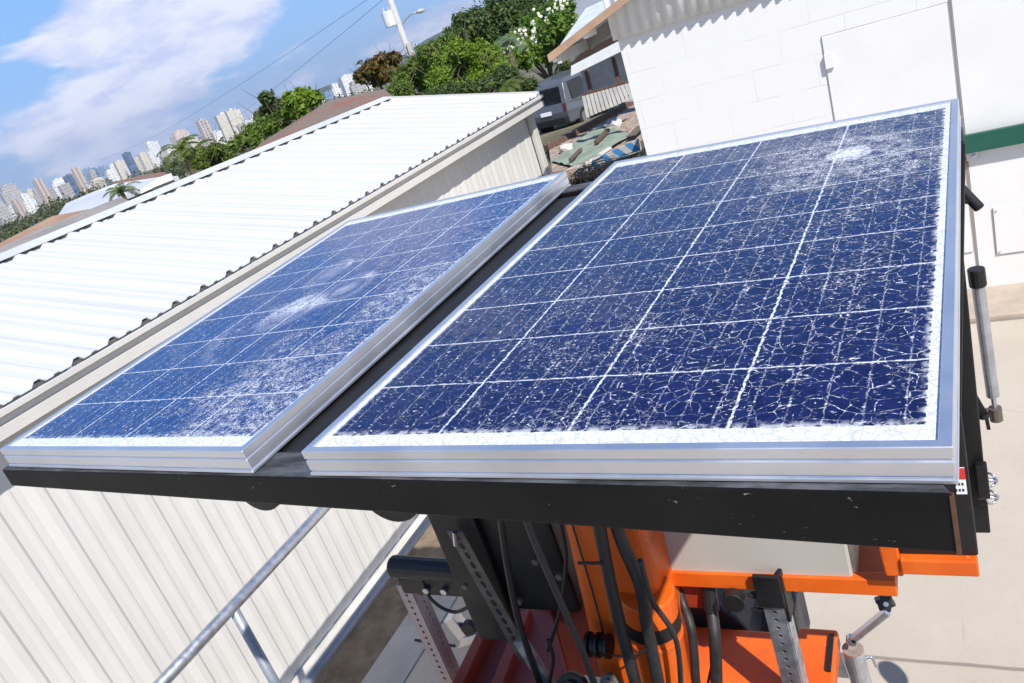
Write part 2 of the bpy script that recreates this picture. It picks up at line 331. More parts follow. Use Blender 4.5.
# ================================================================ SETTING
def gz(x, y):
    r = math.hypot(x, y)
    return -0.012 + float(np.interp(r, [0, 15, 30, 60, 120, 300, 1000, 2200, 9000], [0, 0, -1.3, -5, -11, -26, -58, -72, -80]))
rr = [0.001, 3, 6, 9, 12, 15, 18, 22, 26, 32, 40, 52, 70, 95, 130, 190, 300, 480, 750, 1100, 1700, 2600, 4200, 6500, 9000]; ns = 72
mb = MB(); vs = [(r*math.cos(2*math.pi*k/ns), r*math.sin(2*math.pi*k/ns), gz(r*math.cos(2*math.pi*k/ns), r*math.sin(2*math.pi*k/ns))) for r in rr for k in range(ns)]
mb.add(vs, [(i*ns+k, i*ns+(k+1) % ns, (i+1)*ns+(k+1) % ns, (i+1)*ns+k) for i in range(len(rr)-1) for k in range(ns)])
tag(mb.build('ground', M['terrain'], smooth=True), kind='structure')
# concrete yard, strip and soil beside the shed, apron along the white building
tag(MB().add([(-2.42, -6, 0), (9, -6, 0), (9, 5.24, 0), (-2.42, 5.24, 0)], [(0, 1, 2, 3)]).build('concrete_yard', M['concrete']), kind='structure')
tag(MB().box((-2.66, -6, -0.1), (-2.425, 7, 0.006)).build('concrete_strip', M['kerbc'], bevel=0.006), kind='structure')
sb = MB(); nx, ny = 10, 120
for j in range(ny+1):
    for i in range(nx+1):
        x = -3.06+0.4*i/nx; y = -4+11*j/ny; sb.v.append((x, y, 0.004+0.02*(rng.random()-0.4)*(0 < i < nx)))
for j in range(ny):
    for i in range(nx): k = j*(nx+1)+i; sb.f.append((k, k+1, k+nx+2, k+nx+1)); sb.mi.append(0)
tag(sb.build('soil_strip', M['soil'], smooth=True), kind='structure')
tag(MB().box((-2.3, 5.25, -0.1), (9, 5.70, 0.035)).build('concrete_apron', M['apron'], bevel=0.01), kind='structure')
# ground of the neighbour's yard seen through the gap
M['gravel'] = mat('pinkish_gravel', (0.33, 0.25, 0.20), 0.95, 0, 0.45, 9, (0.52, 0.46, 0.40), 0.8, 0.8, 40, 0.1)
yz = lambda px, py, z=0.0: on_z(px, py, z)
tag(MB().add([yz(548, 142, .004), yz(590, 128, .004), yz(642, 92, .004), yz(652, 135, .004), yz(600, 165, .004), yz(552, 172, .004)], [(0, 1, 2, 3, 4, 5)]).build('yard_gravel', M['gravel']), kind='structure')

# distant ridge behind the city
def ridge(name, prof, D, depth, seed):
    r2 = np.random.default_rng(seed); mb = MB(); rows = 9; n = 90; pts = []
    pxs = np.linspace(prof[0][0], prof[-1][0], n); pys = np.interp(pxs, [p[0] for p in prof], [p[1] for p in prof])
    rid = np.cumsum(r2.normal(0, 1, n)); rid = (rid-np.linspace(rid[0], rid[-1], n))
    for j in range(rows):
        t = j/(rows-1)
        for i in range(n):
            p = far(pxs[i], pys[i], D); b = Vector((p.x, p.y, 0)).normalized()
            spur = 0.10*math.sin(pxs[i]*0.21+seed)+0.06*math.sin(pxs[i]*0.53+1.3*seed)
            q = b*(D-depth*t*(1+spur)); z = (p.z+80)*(1-t)**1.3-80 + rid[i]*D*0.0007*math.sin(math.pi*t)
            mb.v.append((q.x, q.y, z))
    for j in range(rows-1):
        for i in range(n-1): k = j*n+i; mb.f.append((k, k+1, k+n+1, k+n)); mb.mi.append(0)
    tag(mb.build(name, M['hill'], smooth=True), kind='structure')
ridge('hills', [(225, 135), (246, 124), (262, 112), (290, 103), (312, 92), (330, 84), (352, 84), (378, 70), (400, 57), (425, 40), (455, 24), (480, 12), (520, 0), (570, -8), (640, -30)], 5200, 1500, 3)
ridge('hills', [(420, 66), (440, 52), (452, 43), (470, 22), (500, 10), (560, 14), (620, 10)], 3600, 900, 5)

# ================================================================ SHED
SX = -3.01
shed = thing('metal_shed', 'low cream metal shed with white ribbed roof beside the trailer', 'shed', (-3.7, 3, 0))
EZ, RZ, EX, RX = 1.958, 2.300, -2.90, -4.42; Y0, Y1 = -1.2, 6.52
sl = (RZ-EZ)/(EX-RX)
def ribsheet(y0, y1, pitch, y_first, fn, prof):
    """profile cross-section repeated along y; fn(y, h, end) -> point"""
    ys = []; k0 = math.floor((y0-y_first)/pitch)
    y = y_first+k0*pitch
    while y < y1:
        for dy, h in prof: 
            if y0 <= y+dy <= y1: ys.append((y+dy, h))
        y += pitch
    return ys
rp = [(-0.030, 0), (-0.013, 0.019), (0.011, 0.019), (0.030, 0), (0.060, 0.0), (0.070, 0.006), (0.086, 0.006), (0.098, 0)]
ys = ribsheet(Y0, Y1, 0.1705, 1.557, None, rp)
nrm = Vector((sl, 0, 1)).normalized()
mb = MB(); th = nrm*0.003
nseg = 6
for t in [i/nseg for i in range(nseg+1)]:
    for y, h in ys: mb.v.append(Vector((EX+(RX-EX)*t, y, EZ+(RZ-EZ)*t))+nrm*h)
n = len(ys)
for j in range(nseg):
    for i in range(n-1): mb.f.append((j*n+i, j*n+i+1, (j+1)*n+i+1, (j+1)*n+i)); mb.mi.append(0)
rf = mb.build('roof', M['roofsheet'], shed)
so_ = rf.modifiers.new('thick', 'SOLIDIFY'); so_.thickness = 0.003
# back slope and ridge cap
MB().prism([(RX, Y0, RZ+0.004), (RX-1.3, Y0, RZ-1.3*sl), (RX-1.3, Y0, RZ-1.3*sl-0.02), (RX, Y0, RZ-0.016)], (0, Y1-Y0, 0)).build('roof', M['roof'], shed)
cz = RZ+0.026
MB().prism([(RX+0.10, Y0, cz-0.10*sl), (RX, Y0, cz+0.004), (RX-0.12, Y0, cz-0.12*sl), (RX-0.12, Y0, cz-0.12*sl-0.004), (RX, Y0, cz), (RX+0.10, Y0, cz-0.10*sl-0.004)], (0, Y1-Y0+0.01, 0)).build('ridge_cap', M['roof'], shed)
# eave closure (shadowed strip under the sheet) and stepped box gutter
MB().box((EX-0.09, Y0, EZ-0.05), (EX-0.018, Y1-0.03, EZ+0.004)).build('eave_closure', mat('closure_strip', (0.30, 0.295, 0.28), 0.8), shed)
g0, g1 = EX-0.035, EX+0.035
gp = [(g0, EZ-0.012), (g0, EZ-0.098), (g1-0.006, EZ-0.098), (g1-0.006, EZ-0.058), (g1-0.022, EZ-0.056), (g1-0.022, EZ-0.026), (g1+0.008, EZ-0.024), (g1+0.008, EZ-0.004), (g1-0.002, EZ-0.002), (g1-0.002, EZ-0.012)]
MB().prism([(x, Y0, z) for x, z in gp], (0, Y1-Y0, 0)).build('gutter', M['trim'], shed)
for k in range(9): MB().box((g0+0.02, 1.0+k*0.68, EZ-0.0115), (g1+0.006, 1.022+k*0.68, EZ-0.004)).build('gutter_strap', M['galv'], shed)
# wall sheet with trapezoid ribs
wp = [(-0.046, 0), (-0.008, 0.006), (0.020, 0.006), (0.032, 0), (0.060, 0.0), (0.080, 0.002), (0.090, 0.002), (0.098, 0)]
ys = ribsheet(Y0+0.02, 6.40, 0.1735, 1.238, None, wp)
mb = MB()
for z in (0.066, 0.6, 1.2, EZ-0.05):
    for y, h in ys: mb.v.append((SX-0.008+h, y, z))
n = len(ys)
for j in range(3):
    for i in range(n-1): mb.f.append((j*n+i, j*n+i+1, (j+1)*n+i+1, (j+1)*n+i)); mb.mi.append(0)
o = mb.build('wall', M['shedwall'], shed); so_ = o.modifiers.new('thick', 'SOLIDIFY'); so_.thickness = 0.002
# end trims, end wall
MB().prism([(SX-0.02, 6.415, 0), (SX+0.022, 6.415, 0), (SX+0.022, 6.50, 0), (SX-0.02, 6.50, 0)], (0, 0, EZ-0.07)).build('corner_trim', M['trim'], shed, bevel=0.003)
MB().prism([(SX-0.03, Y1-0.06, 0), (RX-1.2, Y1-0.06, 0), (RX-1.2, Y1-0.06, RZ-1.2*sl-0.03), (RX, Y1-0.06, RZ-0.03), (SX-0.03, Y1-0.06, EZ-0.02)], (0, 0.04, 0)).build('wall', M['shedwall'], shed)
MB().prism([(EX+0.01, Y1-0.005, EZ-0.012), (EX+0.01, Y1-0.005, EZ+0.03), (RX, Y1-0.005, RZ+0.03), (RX, Y1-0.005, RZ-0.012)], (0, 0.012, 0)).build('verge_trim', M['trim'], shed)
MB().box((SX-0.30, Y0, -0.05), (-2.945, 6.4, 0.06)).build('foundation', mat('pale_footing', (0.52, 0.50, 0.46), 0.85, 0, 0.12, 6), shed, bevel=0.01)

# ================================================================ WHITE BUILDING
BY = 5.71; BX = -1.84
wb = thing('storage_building', 'white block building with corrugated gable behind the panels', 'building', (0.5, 6, 0))
mb = MB()
MB().box((BX, BY, -0.05), (6, BY+0.2, 2.40)).build('wall', M['block'], wb)
MB().box((BX, BY+0.2, -0.05), (BX+0.2, 10, 2.2)).build('wall', M['block'], wb)
# flush door with a thin dark gap round it
dx0, dx1, dz1 = -0.545, 0.166, 1.905
MB().box((dx0, BY-0.006, 0.30), (dx1, BY+0.002, dz1)).build('door_gap', mat('door_gap_shadow_line', (0.38, 0.35, 0.32), 0.9), wb)
MB().box((dx0+0.001, BY-0.011, 0.30), (dx1-0.006, BY-0.0062, dz1-0.005)).build('door', M['doorwhite'], wb, bevel=0.002)
MB().box((dx0-0.002, BY-0.030, 1.70), (dx0+0.050, BY-0.0115, 1.790)).build('door_hinge_cover', M['doorwhite'], wb, bevel=0.003)
MB().box((dx1+0.013, BY-0.0105, 0.0), (dx1+0.0165, BY-0.001, 2.3)).build('wall_seam', mat('seam', (0.42, 0.34, 0.28), 0.9), wb)
MB().box((dx1+0.02, BY-0.010, 0.004), (3.0, BY-0.0005, 2.25)).build('wall_panel', M['doorwhite'], wb)
p = on_y(990, 208, BY); q = on_y(996, 254, BY)
MB().box((p.x+0.012, BY-0.019, q.z), (p.x+0.5, BY-0.0105, p.z)).build('access_panel_edge', mat('panel_shadow_gap', (0.45, 0.42, 0.38), 0.9), wb)
MB().box((p.x+0.015, BY-0.022, q.z+0.004), (p.x+0.5, BY-0.0195, p.z+0.003)).build('access_panel', M['doorwhite'], wb, bevel=0.002)
for zz in (p.z-0.02, q.z+0.02): MB().tube([(p.x+0.03, BY-0.022, zz), (p.x+0.03, BY-0.027, zz)], 0.006, 8).build('screw', M['galv'], wb)
# corrugated gable sheet
cz0 = 2.252
mb = MB(); xs = np.arange(BX-0.02, 3.5, 0.0082)
for z in (cz0, 2.6, 3.4):
    for x in xs: mb.v.append((x, BY-0.035+0.011*math.sin((x-BX)*2*math.pi/0.082), z))
n = len(xs)
for j in range(2):
    for i in range(n-1): mb.f.append((j*n+i, j*n+i+1, (j+1)*n+i+1, (j+1)*n+i)); mb.mi.append(0)
o = mb.build('gable_cladding', M['cladding'], wb, smooth=True); s2 = o.modifiers.new('thick', 'SOLIDIFY'); s2.thickness = 0.004
# gable roof, rake rising to the right
RY = 5.53
ra = on_y(548, 58.5, RY); rb_ = on_y(613, 8, RY); rs = (rb_.z-ra.z)/(rb_.x-ra.x)
def rz(x): return ra.z+rs*(x-ra.x)
X2 = 2.2
MB().prism([(ra.x, RY+0.022, ra.z), (X2, RY+0.022, rz(X2)), (X2, RY+0.022, rz(X2)+0.02), (ra.x, RY+0.022, ra.z+0.02)], (0, 5.0, 0)).build('roof', M['bluewhite'], wb)
MB().prism([(ra.x, RY, ra.z-0.028), (X2, RY, rz(X2)-0.028), (X2, RY, rz(X2)+0.024), (ra.x, RY, ra.z+0.024)], (0, 0.02, 0)).build('rake_board', M['fascia'], wb)
ex = ra.x+0.05
MB().prism([(ex, RY+0.03, rz(ex)-0.075), (ex+0.03, RY+0.03, rz(ex)-0.075), (ex+0.03, RY+0.03, rz(ex)-0.002), (ex, RY+0.03, rz(ex)-0.002)], (0, 4.8, 0)).build('eave_board', M['beige'], wb)
for fx in (0.035, 0.30):
    x = ra.x+fx; MB().bar((x, RY+0.022, rz(x)-0.030), (x, RY+0.24, rz(x)-0.030), 0.03, 0.045).build('roof_bracket', M['whitepaint'], wb)
for yy in (6.2, 7.4, 8.6):
    MB().bar((ra.x+0.08, yy, rz(ra.x+0.08)-0.05), (BX+0.1, yy, rz(BX+0.1)-0.05), 0.05, 0.09).build('rafter', M['soffit'], wb)

# green bar with bolt and shadow plate, fixed on the white wall
gb = thing('wall_rail', 'dark green steel rail bolted along the white wall at right', 'wall rail', (0.6, BY, 1))
GY = BY-0.075; gl = on_y(960, 137, GY); glb = on_y(965, 154.5, GY); gr = on_y(1024, 124.5, GY)
gx0 = gl.x-0.01; zt = gl.z; zb = glb.z
MB().prism([(gx0, GY, zb), (2.6, GY, zb), (2.6, GY, zt), (gx0, GY, zt)], (0, 0.035, 0)).build('green_bar', M['green'], gb, bevel=0.004)
MB().box((gx0+0.03, BY-0.040, zb-0.06), (gx0+0.10, BY-0.012, zb+0.05)).build('bracket', M['galv'], gb, bevel=0.01)
mb = MB(); mb.tube([(gx0+0.075, BY-0.040, zb-0.03), (gx0+0.075, BY-0.052, zb-0.03)], 0.013, 6); mb.tube([(gx0+0.075, BY-0.052, zb-0.03), (gx0+0.075, BY-0.062, zb-0.03)], 0.007, 8)
mb.build('bolt', M['zinc'], gb)
MB().box((gx0-0.05, GY+0.036, zb-0.11), (gx0+0.028, BY-0.011, zb+0.03)).build('wood_block', M['wood'], gb, bevel=0.004)

# ================================================================ TRAILER
tr = thing('solar_trailer', 'orange and black mobile solar trailer carrying two smashed panels', 'trailer', (-0.8, 1.7, 0))
PN = Vector((0.012, -0.035, 1.0)).normalized(); P0 = Vector((-0.6, 0.6, 2.22))
def pp(px, py, off=0.0): return on_pl(px, py, P0-PN*off, PN)
def plane_z(x, y, off=0.0): q = P0-PN*off; return q.z-(PN.x*(x-q.x)+PN.y*(y-q.y))/PN.z
# front beam: 50 mm black tube, lightly yawed
bl = Vector((-1.415, 0.632, 0)); br_ = Vector((-0.014, 0.567, 0)); ax = (br_-bl).normalized(); bk = Vector((-ax.y, ax.x, 0))
def beam(a, b, dtop, hl, hr, wd, name, m, **k):
    A = [a, a+bk*wd]; B = [b, b+bk*wd-ax*(0.03 if dtop == 0.036 and hr > 0.055 else 0)]
    lo = [Vector((v.x, v.y, plane_z(v.x, v.y, dtop)-h)) for v, h in ((A[0], hl), (B[0], hr), (B[1], hr), (A[1], hl))]
    hi = [Vector((v.x, v.y, plane_z(v.x, v.y, dtop))) for v in (A[0], B[0], B[1], A[1])]
    return MB().hexa(lo, hi).build(name, m, tr, **k)
def worn_black():
    t = NT('worn_black_beam'); v = t.tc('Object'); n1 = t.noise(v, 7, 7, 0.65); n2 = t.noise(t.scale(v, (1, 1, 3)), 55, 5, 0.7)
    g = t.n('ShaderNodeNewGeometry'); nzv = t.xyz(g.outputs['Normal'])[2]
    col = t.mix(t.rng(n1, 0.35, 0.7), (0.0035, 0.0035, 0.0038), (0.009, 0.008, 0.0075))
    chips = t.m_('MULTIPLY', t.rng(n2, 0.66, 0.70), t.rng(t.noise(v, 16, 3), 0.5, 0.62))
    col = t.mix(t.m_('MULTIPLY', chips, 0.8), col, (0.45, 0.44, 0.43))
    dust = t.m_('MULTIPLY', t.rng(nzv, 0.6, 0.95), t.rng(t.noise(t.scale(v, (0.25, 1, 1)), 38, 6, 0.7), 0.35, 0.7, 0.15, 0.8))
    col = t.mix(dust, col, (0.13, 0.135, 0.15))
    return t.fin(col, t.rng(n1, 0.3, 0.7, 0.42, 0.62), 0, 0.18)
M['beam'] = worn_black()
beam(bl, br_, 0.036, 0.034, 0.060, 0.052, 'frame_beam', M['beam'], bevel=0.003)
rbl = bl+bk*1.0; rbr = br_+bk*1.05
beam(rbl, rbr, 0.036, 0.05, 0.05, 0.05, 'frame_beam', M['beam'], bevel=0.003)
e1 = br_-bk*0.0015; ez = plane_z(e1.x, e1.y, .036)
MB().hexa([(e1.x-0.003, e1.y, ez-.060), (e1.x+0.0005, e1.y, ez-.060), (e1.x+0.0005, e1.y+0.006, ez-.060), (e1.x-0.003, e1.y+0.006, ez-.060)], [(e1.x-0.003, e1.y, ez-.003), (e1.x+0.0005, e1.y, ez-.003), (e1.x+0.0005, e1.y+0.006, ez-.003), (e1.x-0.003, e1.y+0.006, ez-.003)]).build('beam_end_cap', mat('rusty_beam_edge', (0.10, 0.045, 0.02), 0.8, 0, 0.4, 30), tr)
# middle rail in the gap between the two panels (angle iron)
ra0 = Vector((-0.775, 0.66, 0)); ra1 = Vector((-0.70, 1.60, 0))
def rail(a, b, wd, dtop, h, name):
    d = (b-a).normalized(); sd_ = Vector((d.y, -d.x, 0))*wd/2
    lo = [Vector((v.x, v.y, plane_z(v.x, v.y, dtop)-h)) for v in (a-sd_, a+sd_, b+sd_, b-sd_)]; hi = [Vector((v.x, v.y, plane_z(v.x, v.y, dtop))) for v in (a-sd_, a+sd_, b+sd_, b-sd_)]
    return MB().hexa(lo, hi).build(name, M['black'], tr, bevel=0.003)
rail(ra0-Vector((0.022, 0, 0)), ra1-Vector((0.022, 0, 0)), 0.105, 0.040, 0.04, 'frame_rail')
rail(ra0-Vector((0.01, 0, 0)), ra1-Vector((0.01, 0, 0)), 0.17, 0.095, 0.006, 'rail_plate')
rail(ra0+Vector((-0.62, 0, 0)), ra1+Vector((-0.60, 0, 0)), 0.04, 0.040, 0.05, 'frame_rail')
rail(ra0+Vector((0.70, 0, 0)), ra1+Vector((0.70, 0, 0)), 0.04, 0.040, 0.05, 'frame_rail')
# two black upright columns carrying the frame
TY = 1.60
fa = on_y(904, 559, TY-0.02)
MB().box((fa.x-0.03, TY, fa.z-0.003), (-0.006, TY+0.12, 1.60)).build('column_foot', M['black'], tr, bevel=0.004)
MB().hexa([(-0.19, TY, 1.60), (-0.006, TY, 1.60), (-0.006, TY+0.12, 1.60), (-0.19, TY+0.12, 1.60)], [(-0.15, TY, 2.165), (0.052, TY, 2.165), (0.052, TY+0.12, 2.165), (-0.15, TY+0.12, 2.165)]).build('upright_column', M['black'], tr, bevel=0.004)
c0 = on_y(990, 528, 1.78); c1 = on_y(981, 400, 1.78); 
MB().hexa([(c0.x-0.05, 1.76, c0.z), (c0.x, 1.76, c0.z), (c0.x, 1.81, c0.z), (c0.x-0.05, 1.81, c0.z)], [(c1.x-0.05, 1.76, 2.15), (c1.x+0.0, 1.76, 2.15), (c1.x+0.0, 1.81, 2.15), (c1.x-0.05, 1.81, 2.15)]).build('upright_tube', M['black'], tr, bevel=0.003)
for (x0, y0, x1, y1) in ((974, 462, 990, 494),):
    a = on_y(x0, y0, 1.755); b = on_y(x1, y1, 1.755)
    MB().box((a.x, 1.735, b.z), (b.x, 1.7595, a.z)).build('pin_bracket', M['black'], tr, bevel=0.003)
for (px, py) in ((991, 480), (992, 497)):
    c = on_y(px, py, 1.75); mb = MB()
    ringp = [c+Vector((0.012*math.cos(a), -0.006*math.sin(a*2), 0.018*math.sin(a))) for a in np.linspace(0, 2*math.pi, 17)]
    mb.tube(ringp, 0.0028, 6); mb.tube([c+Vector((-0.028, 0, 0)), c+Vector((0.014, 0, 0))], 0.005, 8); mb.build('clip_pin', M['zinc'], tr, smooth=True)
# warning sticker
sa = on_y(955.5, 468, TY-0.003); sbk = on_y(967.5, 494, TY-0.003)
st = MB().box((sa.x-0.004, TY-0.0035, sbk.z), (sbk.x, TY-0.001, sa.z)).build('warning_sticker', M['white'], tr)
hz_ = sa.z-(sa.z-sbk.z)*0.42
rd = MB().box((sa.x-0.004, TY-0.0045, hz_), (sbk.x, TY-0.0038, sa.z)).build('sticker_band', M['red'], st)
mb = MB(); tw = (hz_-sbk.z)
for r in range(2):
    for q in range(3):
        x = sbk.x-0.005-q*0.0065; mb.box((x-0.0035, TY-0.0045, sbk.z+tw*(0.2+0.4*r)), (x, TY-0.0038, sbk.z+tw*(0.36+0.4*r)))
mb.build('sticker_text', M['ink'], st)
# gas strut at right
g_a = on_y(977.5, 281, 1.85); g_b = on_y(993, 396, 1.85); g_c = on_y(995.5, 412, 1.85)
gs = MB().tube([g_a, g_b], 0.0135, 16).build('gas_strut', M['galv'], tr, smooth=False)
d = (g_a-g_b).normalized()
MB().tube([g_a-d*0.012, g_a+d*0.03], 0.0175, 14).build('strut_end_cap', M['blackpl'], gs, bevel=0.002)
MB().tube([g_b, g_c], 0.006, 10).build('strut_rod', M['zinc'], gs)
mb = MB(); mb.tube([g_c+Vector((-0.03, 0, 0.004)), g_c+Vector((0.012, 0, 0.004))], 0.007, 10); mb.tube([g_c+d*0.012, g_c-d*0.022], 0.014, 12); mb.build('strut_fork', mat('brown_fork', (0.16, 0.13, 0.10), 0.5, 0.5), gs)
mb = MB(); e = on_y(983, 413, 1.83); mb.tube([e, e+Vector((0, 0, -0.012))], 0.012, 10); mb.bar(e+Vector((0.004, 0, 0.01)), e+Vector((0.008, 0, -0.045)), 0.006, 0.008); mb.bar(e+Vector((-0.02, 0, 0.06)), e, 0.016, 0.01, (0, 1, 0)); mb.build('strut_bracket', M['black'], tr)
# black handle poking out beyond the far corner
h1 = [on_y(948, 176, 1.70), on_y(962, 190, 1.70), on_y(979.5, 208, 1.70)]; h2 = [on_y(950, 196, 1.70), on_y(961, 197.5, 1.70), on_y(969, 200, 1.70)]
mb = MB(); mb.tube(catmull(h1), 0.010, 10); mb.tube(h2, 0.009, 10); mb.build('latch_handle', M['blackpl'], tr, smooth=True)
# mast: square orange tube with rounded edges, lower collar
MX0, MX1, MY0 = -0.985, -0.745, 1.50
MB().hexa([(MX0-0.07, MY0, 0.45), (MX1-0.045, MY0, 0.45), (MX1-0.045, MY0+0.2, 0.45), (MX0-0.07, MY0+0.2, 0.45)], [(MX0+0.11, MY0, 2.14), (MX1+0.06, MY0, 2.14), (MX1+0.06, MY0+0.2, 2.14), (MX0+0.11, MY0+0.2, 2.14)]).build('mast', M['orange'], tr, bevel=0.035, seg=5)
def mx_at(z): return MX1-0.045+0.105*(z-0.45)/1.69
colz0, colz1 = on_y(672, 683, 1.46).z-0.1, on_y(650, 583, 1.46).z
cxm = on_y(650, 620, 1.5)
mb = MB(); ctop = on_y(646, 590, 1.52); cbot = on_y(668, 700, 1.52)
cdir = (ctop-cbot).normalized()
mb.tube([cbot-cdir*0.3, ctop], 0.075, 28); mb.build('mast_cylinder', M['orange'], tr, smooth=False, bevel=0.006)
mb = MB(); u0 = ctop-cdir*0.075; mb.tube([u0, u0-cdir*0.045], 0.0775, 28); mb.build('mast_clamp_band', M['blackpl'], tr)
mb = MB(); mb.tube([ctop-cdir*0.155, ctop-cdir*0.14], 0.079, 28); mb.build('mast_flange', M['orange'], tr, bevel=0.003)
# cabinet and the orange brackets at right
cy = 1.64
ca = on_y(648, 578, cy); cb_ = on_y(853, 578, cy); ct = on_y(853, 536, cy)
MB().box((ca.x, cy, ca.z), (cb_.x, cy+0.30, ct.z+0.12)).build('control_cabinet', M['beigebox'], tr, bevel=0.006)
MB().box((cb_.x+0.0005, cy+0.015, ca.z+0.004), (cb_.x+0.006, cy+0.28, ct.z+0.11)).build('cabinet_gasket', M['rust'], tr)
oa = on_y(652, 588, cy); ob = on_y(897, 590, cy-0.01)
MB().box((oa.x-0.05, cy-0.010, ob.z-0.022), (ob.x, cy+0.02, ob.z+0.028)).build('cabinet_shelf', M['orange'], tr, bevel=0.003)
MB().box((oa.x-0.05, cy+0.021, ob.z-0.018), (ob.x, cy+0.30, ob.z+0.0)).build('shelf_plate', M['orange'], tr, bevel=0.003)
cy2 = TY-0.012; va = on_y(878, 541, cy2); vb = on_y(904, 577, cy2)
MB().hexa([(va.x+0.003, cy2, vb.z), (vb.x, cy2, vb.z), (vb.x, cy2+0.02, vb.z), (va.x+0.003, cy2+0.02, vb.z)], [(va.x-0.014, cy2, va.z+0.2), (vb.x-0.014, cy2, va.z+0.2), (vb.x-0.014, cy2+0.02, va.z+0.2), (va.x-0.014, cy2+0.02, va.z+0.2)]).build('orange_bracket', M['orange'], tr, bevel=0.004)
fa = on_y(904, 559, TY-0.02); fb = on_y(980, 577.5, TY-0.02)
MB().box((fa.x-0.01, TY-0.02, fb.z), (fb.x, TY+0.05, fa.z-0.004)).build('cross_tube', M['orange'], tr, bevel=0.004)
# left end of the cross tube: black padded arm
la = on_y(389, 566, 1.62); lb = on_y(470, 572, 1.62)
mb = MB(); mb.tube([la+Vector((0.012, 0, 0)), la+Vector((0.02, 0, 0)), lb+Vector((0.02, 0, 0))], [0.030, 0.038, 0.038], 14); mb.build('outrigger_arm', M['blackpl'], tr, smooth=False, bevel=0.008)
MB().box((la.x+0.03, 1.60, la.z-0.10), (lb.x+0.05, 1.66, la.z-0.036)).build('outrigger_bracket', M['black'], tr, bevel=0.004)
for dx in (0.09, 0.16): MB().tube([(la.x+dx+0.05, 1.595, la.z-0.07), (la.x+dx+0.05, 1.585, la.z-0.07)], 0.012, 6).build('bolt', M['zinc'], tr)
# perforated stabiliser posts
def holed_post(x, y, z0, z1, wd, name, m, lean=(0, 0)):
    bm = MB(); pitch = 0.0254*1.1; nh = int((z1-z0)/pitch); r = 0.0062; t = 0.004; hw = wd/2
    # each face: grid strip with square-octagon holes cut out
    def face(o, u):   # o: function (a, z) -> point (outer), strip of cells with octagonal holes
        for k in range(nh):
            za = z0+k*pitch; zb = za+pitch; zm = (za+zb)/2
            ring = [(r*math.cos(R(22.5+45*i)), r*math.sin(R(22.5+45*i))) for i in range(8)]
            sq = [(hw, zb-zm), (hw, zb-zm), (-hw, zb-zm), (-hw, zb-zm), (-hw, za-zm), (-hw, za-zm), (hw, za-zm), (hw, za-zm)]
            sq = [(hw, (zb-zm)*0.45), (hw*0.45, zb-zm), (-hw*0.45, zb-zm), (-hw, (zb-zm)*0.45), (-hw, -(zb-zm)*0.45), (-hw*0.45, za-zm), (hw*0.45, za-zm), (hw, -(zb-zm)*0.45)]
            cor = [(hw, zb-zm), (-hw, zb-zm), (-hw, za-zm), (hw, za-zm)]
            vs = [o(a, zm+b) for a, b in ring]+[o(a, zm+b) for a, b in sq]+[o(a, zm+b) for a, b in cor]
            fs = [(i, 8+i, 8+(i+1) % 8, (i+1) % 8) for i in range(8)]+[(8, 16, 9), (10, 17, 11), (12, 18, 13), (14, 19, 15)]
            bm.add(vs, fs)
    L = lambda z: (lean[0]*(z-z0), lean[1]*(z-z0))
    face(lambda a, z: (x+a+L(z)[0], y-hw+L(z)[1], z), 0); face(lambda a, z: (x+a+L(z)[0], y+hw+L(z)[1], z), 0)
    face(lambda a, z: (x-hw+L(z)[0], y+a+L(z)[1], z), 0); face(lambda a, z: (x+hw+L(z)[0], y+a+L(z)[1], z), 0)
    o = bm.build(name, m, tr); s_ = o.modifiers.new('thick', 'SOLIDIFY'); s_.thickness = 0.004; return o
pr_ = on_y(772, 600, 1.62); holed_post(pr_.x, 1.645, 0.02, pr_.z+0.06, 0.052, 'perforated_post', M['galv'])
MB().box((pr_.x-0.034, 1.605, pr_.z-0.015), (pr_.x+0.034, 1.6185, pr_.z+0.09)).build('post_sleeve', M['black'], tr, bevel=0.003)
MB().box((pr_.x+0.0275, 1.615, pr_.z-0.07), (pr_.x+0.038, 1.68, pr_.z+0.09)).build('post_sleeve', M['black'], tr, bevel=0.003)
for dz in (0.01, -0.04): mb = MB(); mb.tube([(pr_.x-0.062, 1.625, pr_.z+dz), (pr_.x-0.026, 1.625, pr_.z+dz)], 0.006, 8); mb.tube([(pr_.x-0.052, 1.625, pr_.z+dz), (pr_.x-0.040, 1.625, pr_.z+dz)], 0.010, 6); mb.build('bolt', M['black'], tr)
pl_ = on_y(407, 590, 1.66); holed_post(pl_.x, 1.68, 0.02, pl_.z+0.05, 0.055, 'perforated_post', mat('dull_galvanised', (0.42, 0.36, 0.37), 0.55, 0.6))  # this post has a duller, slightly warmer grey than the other
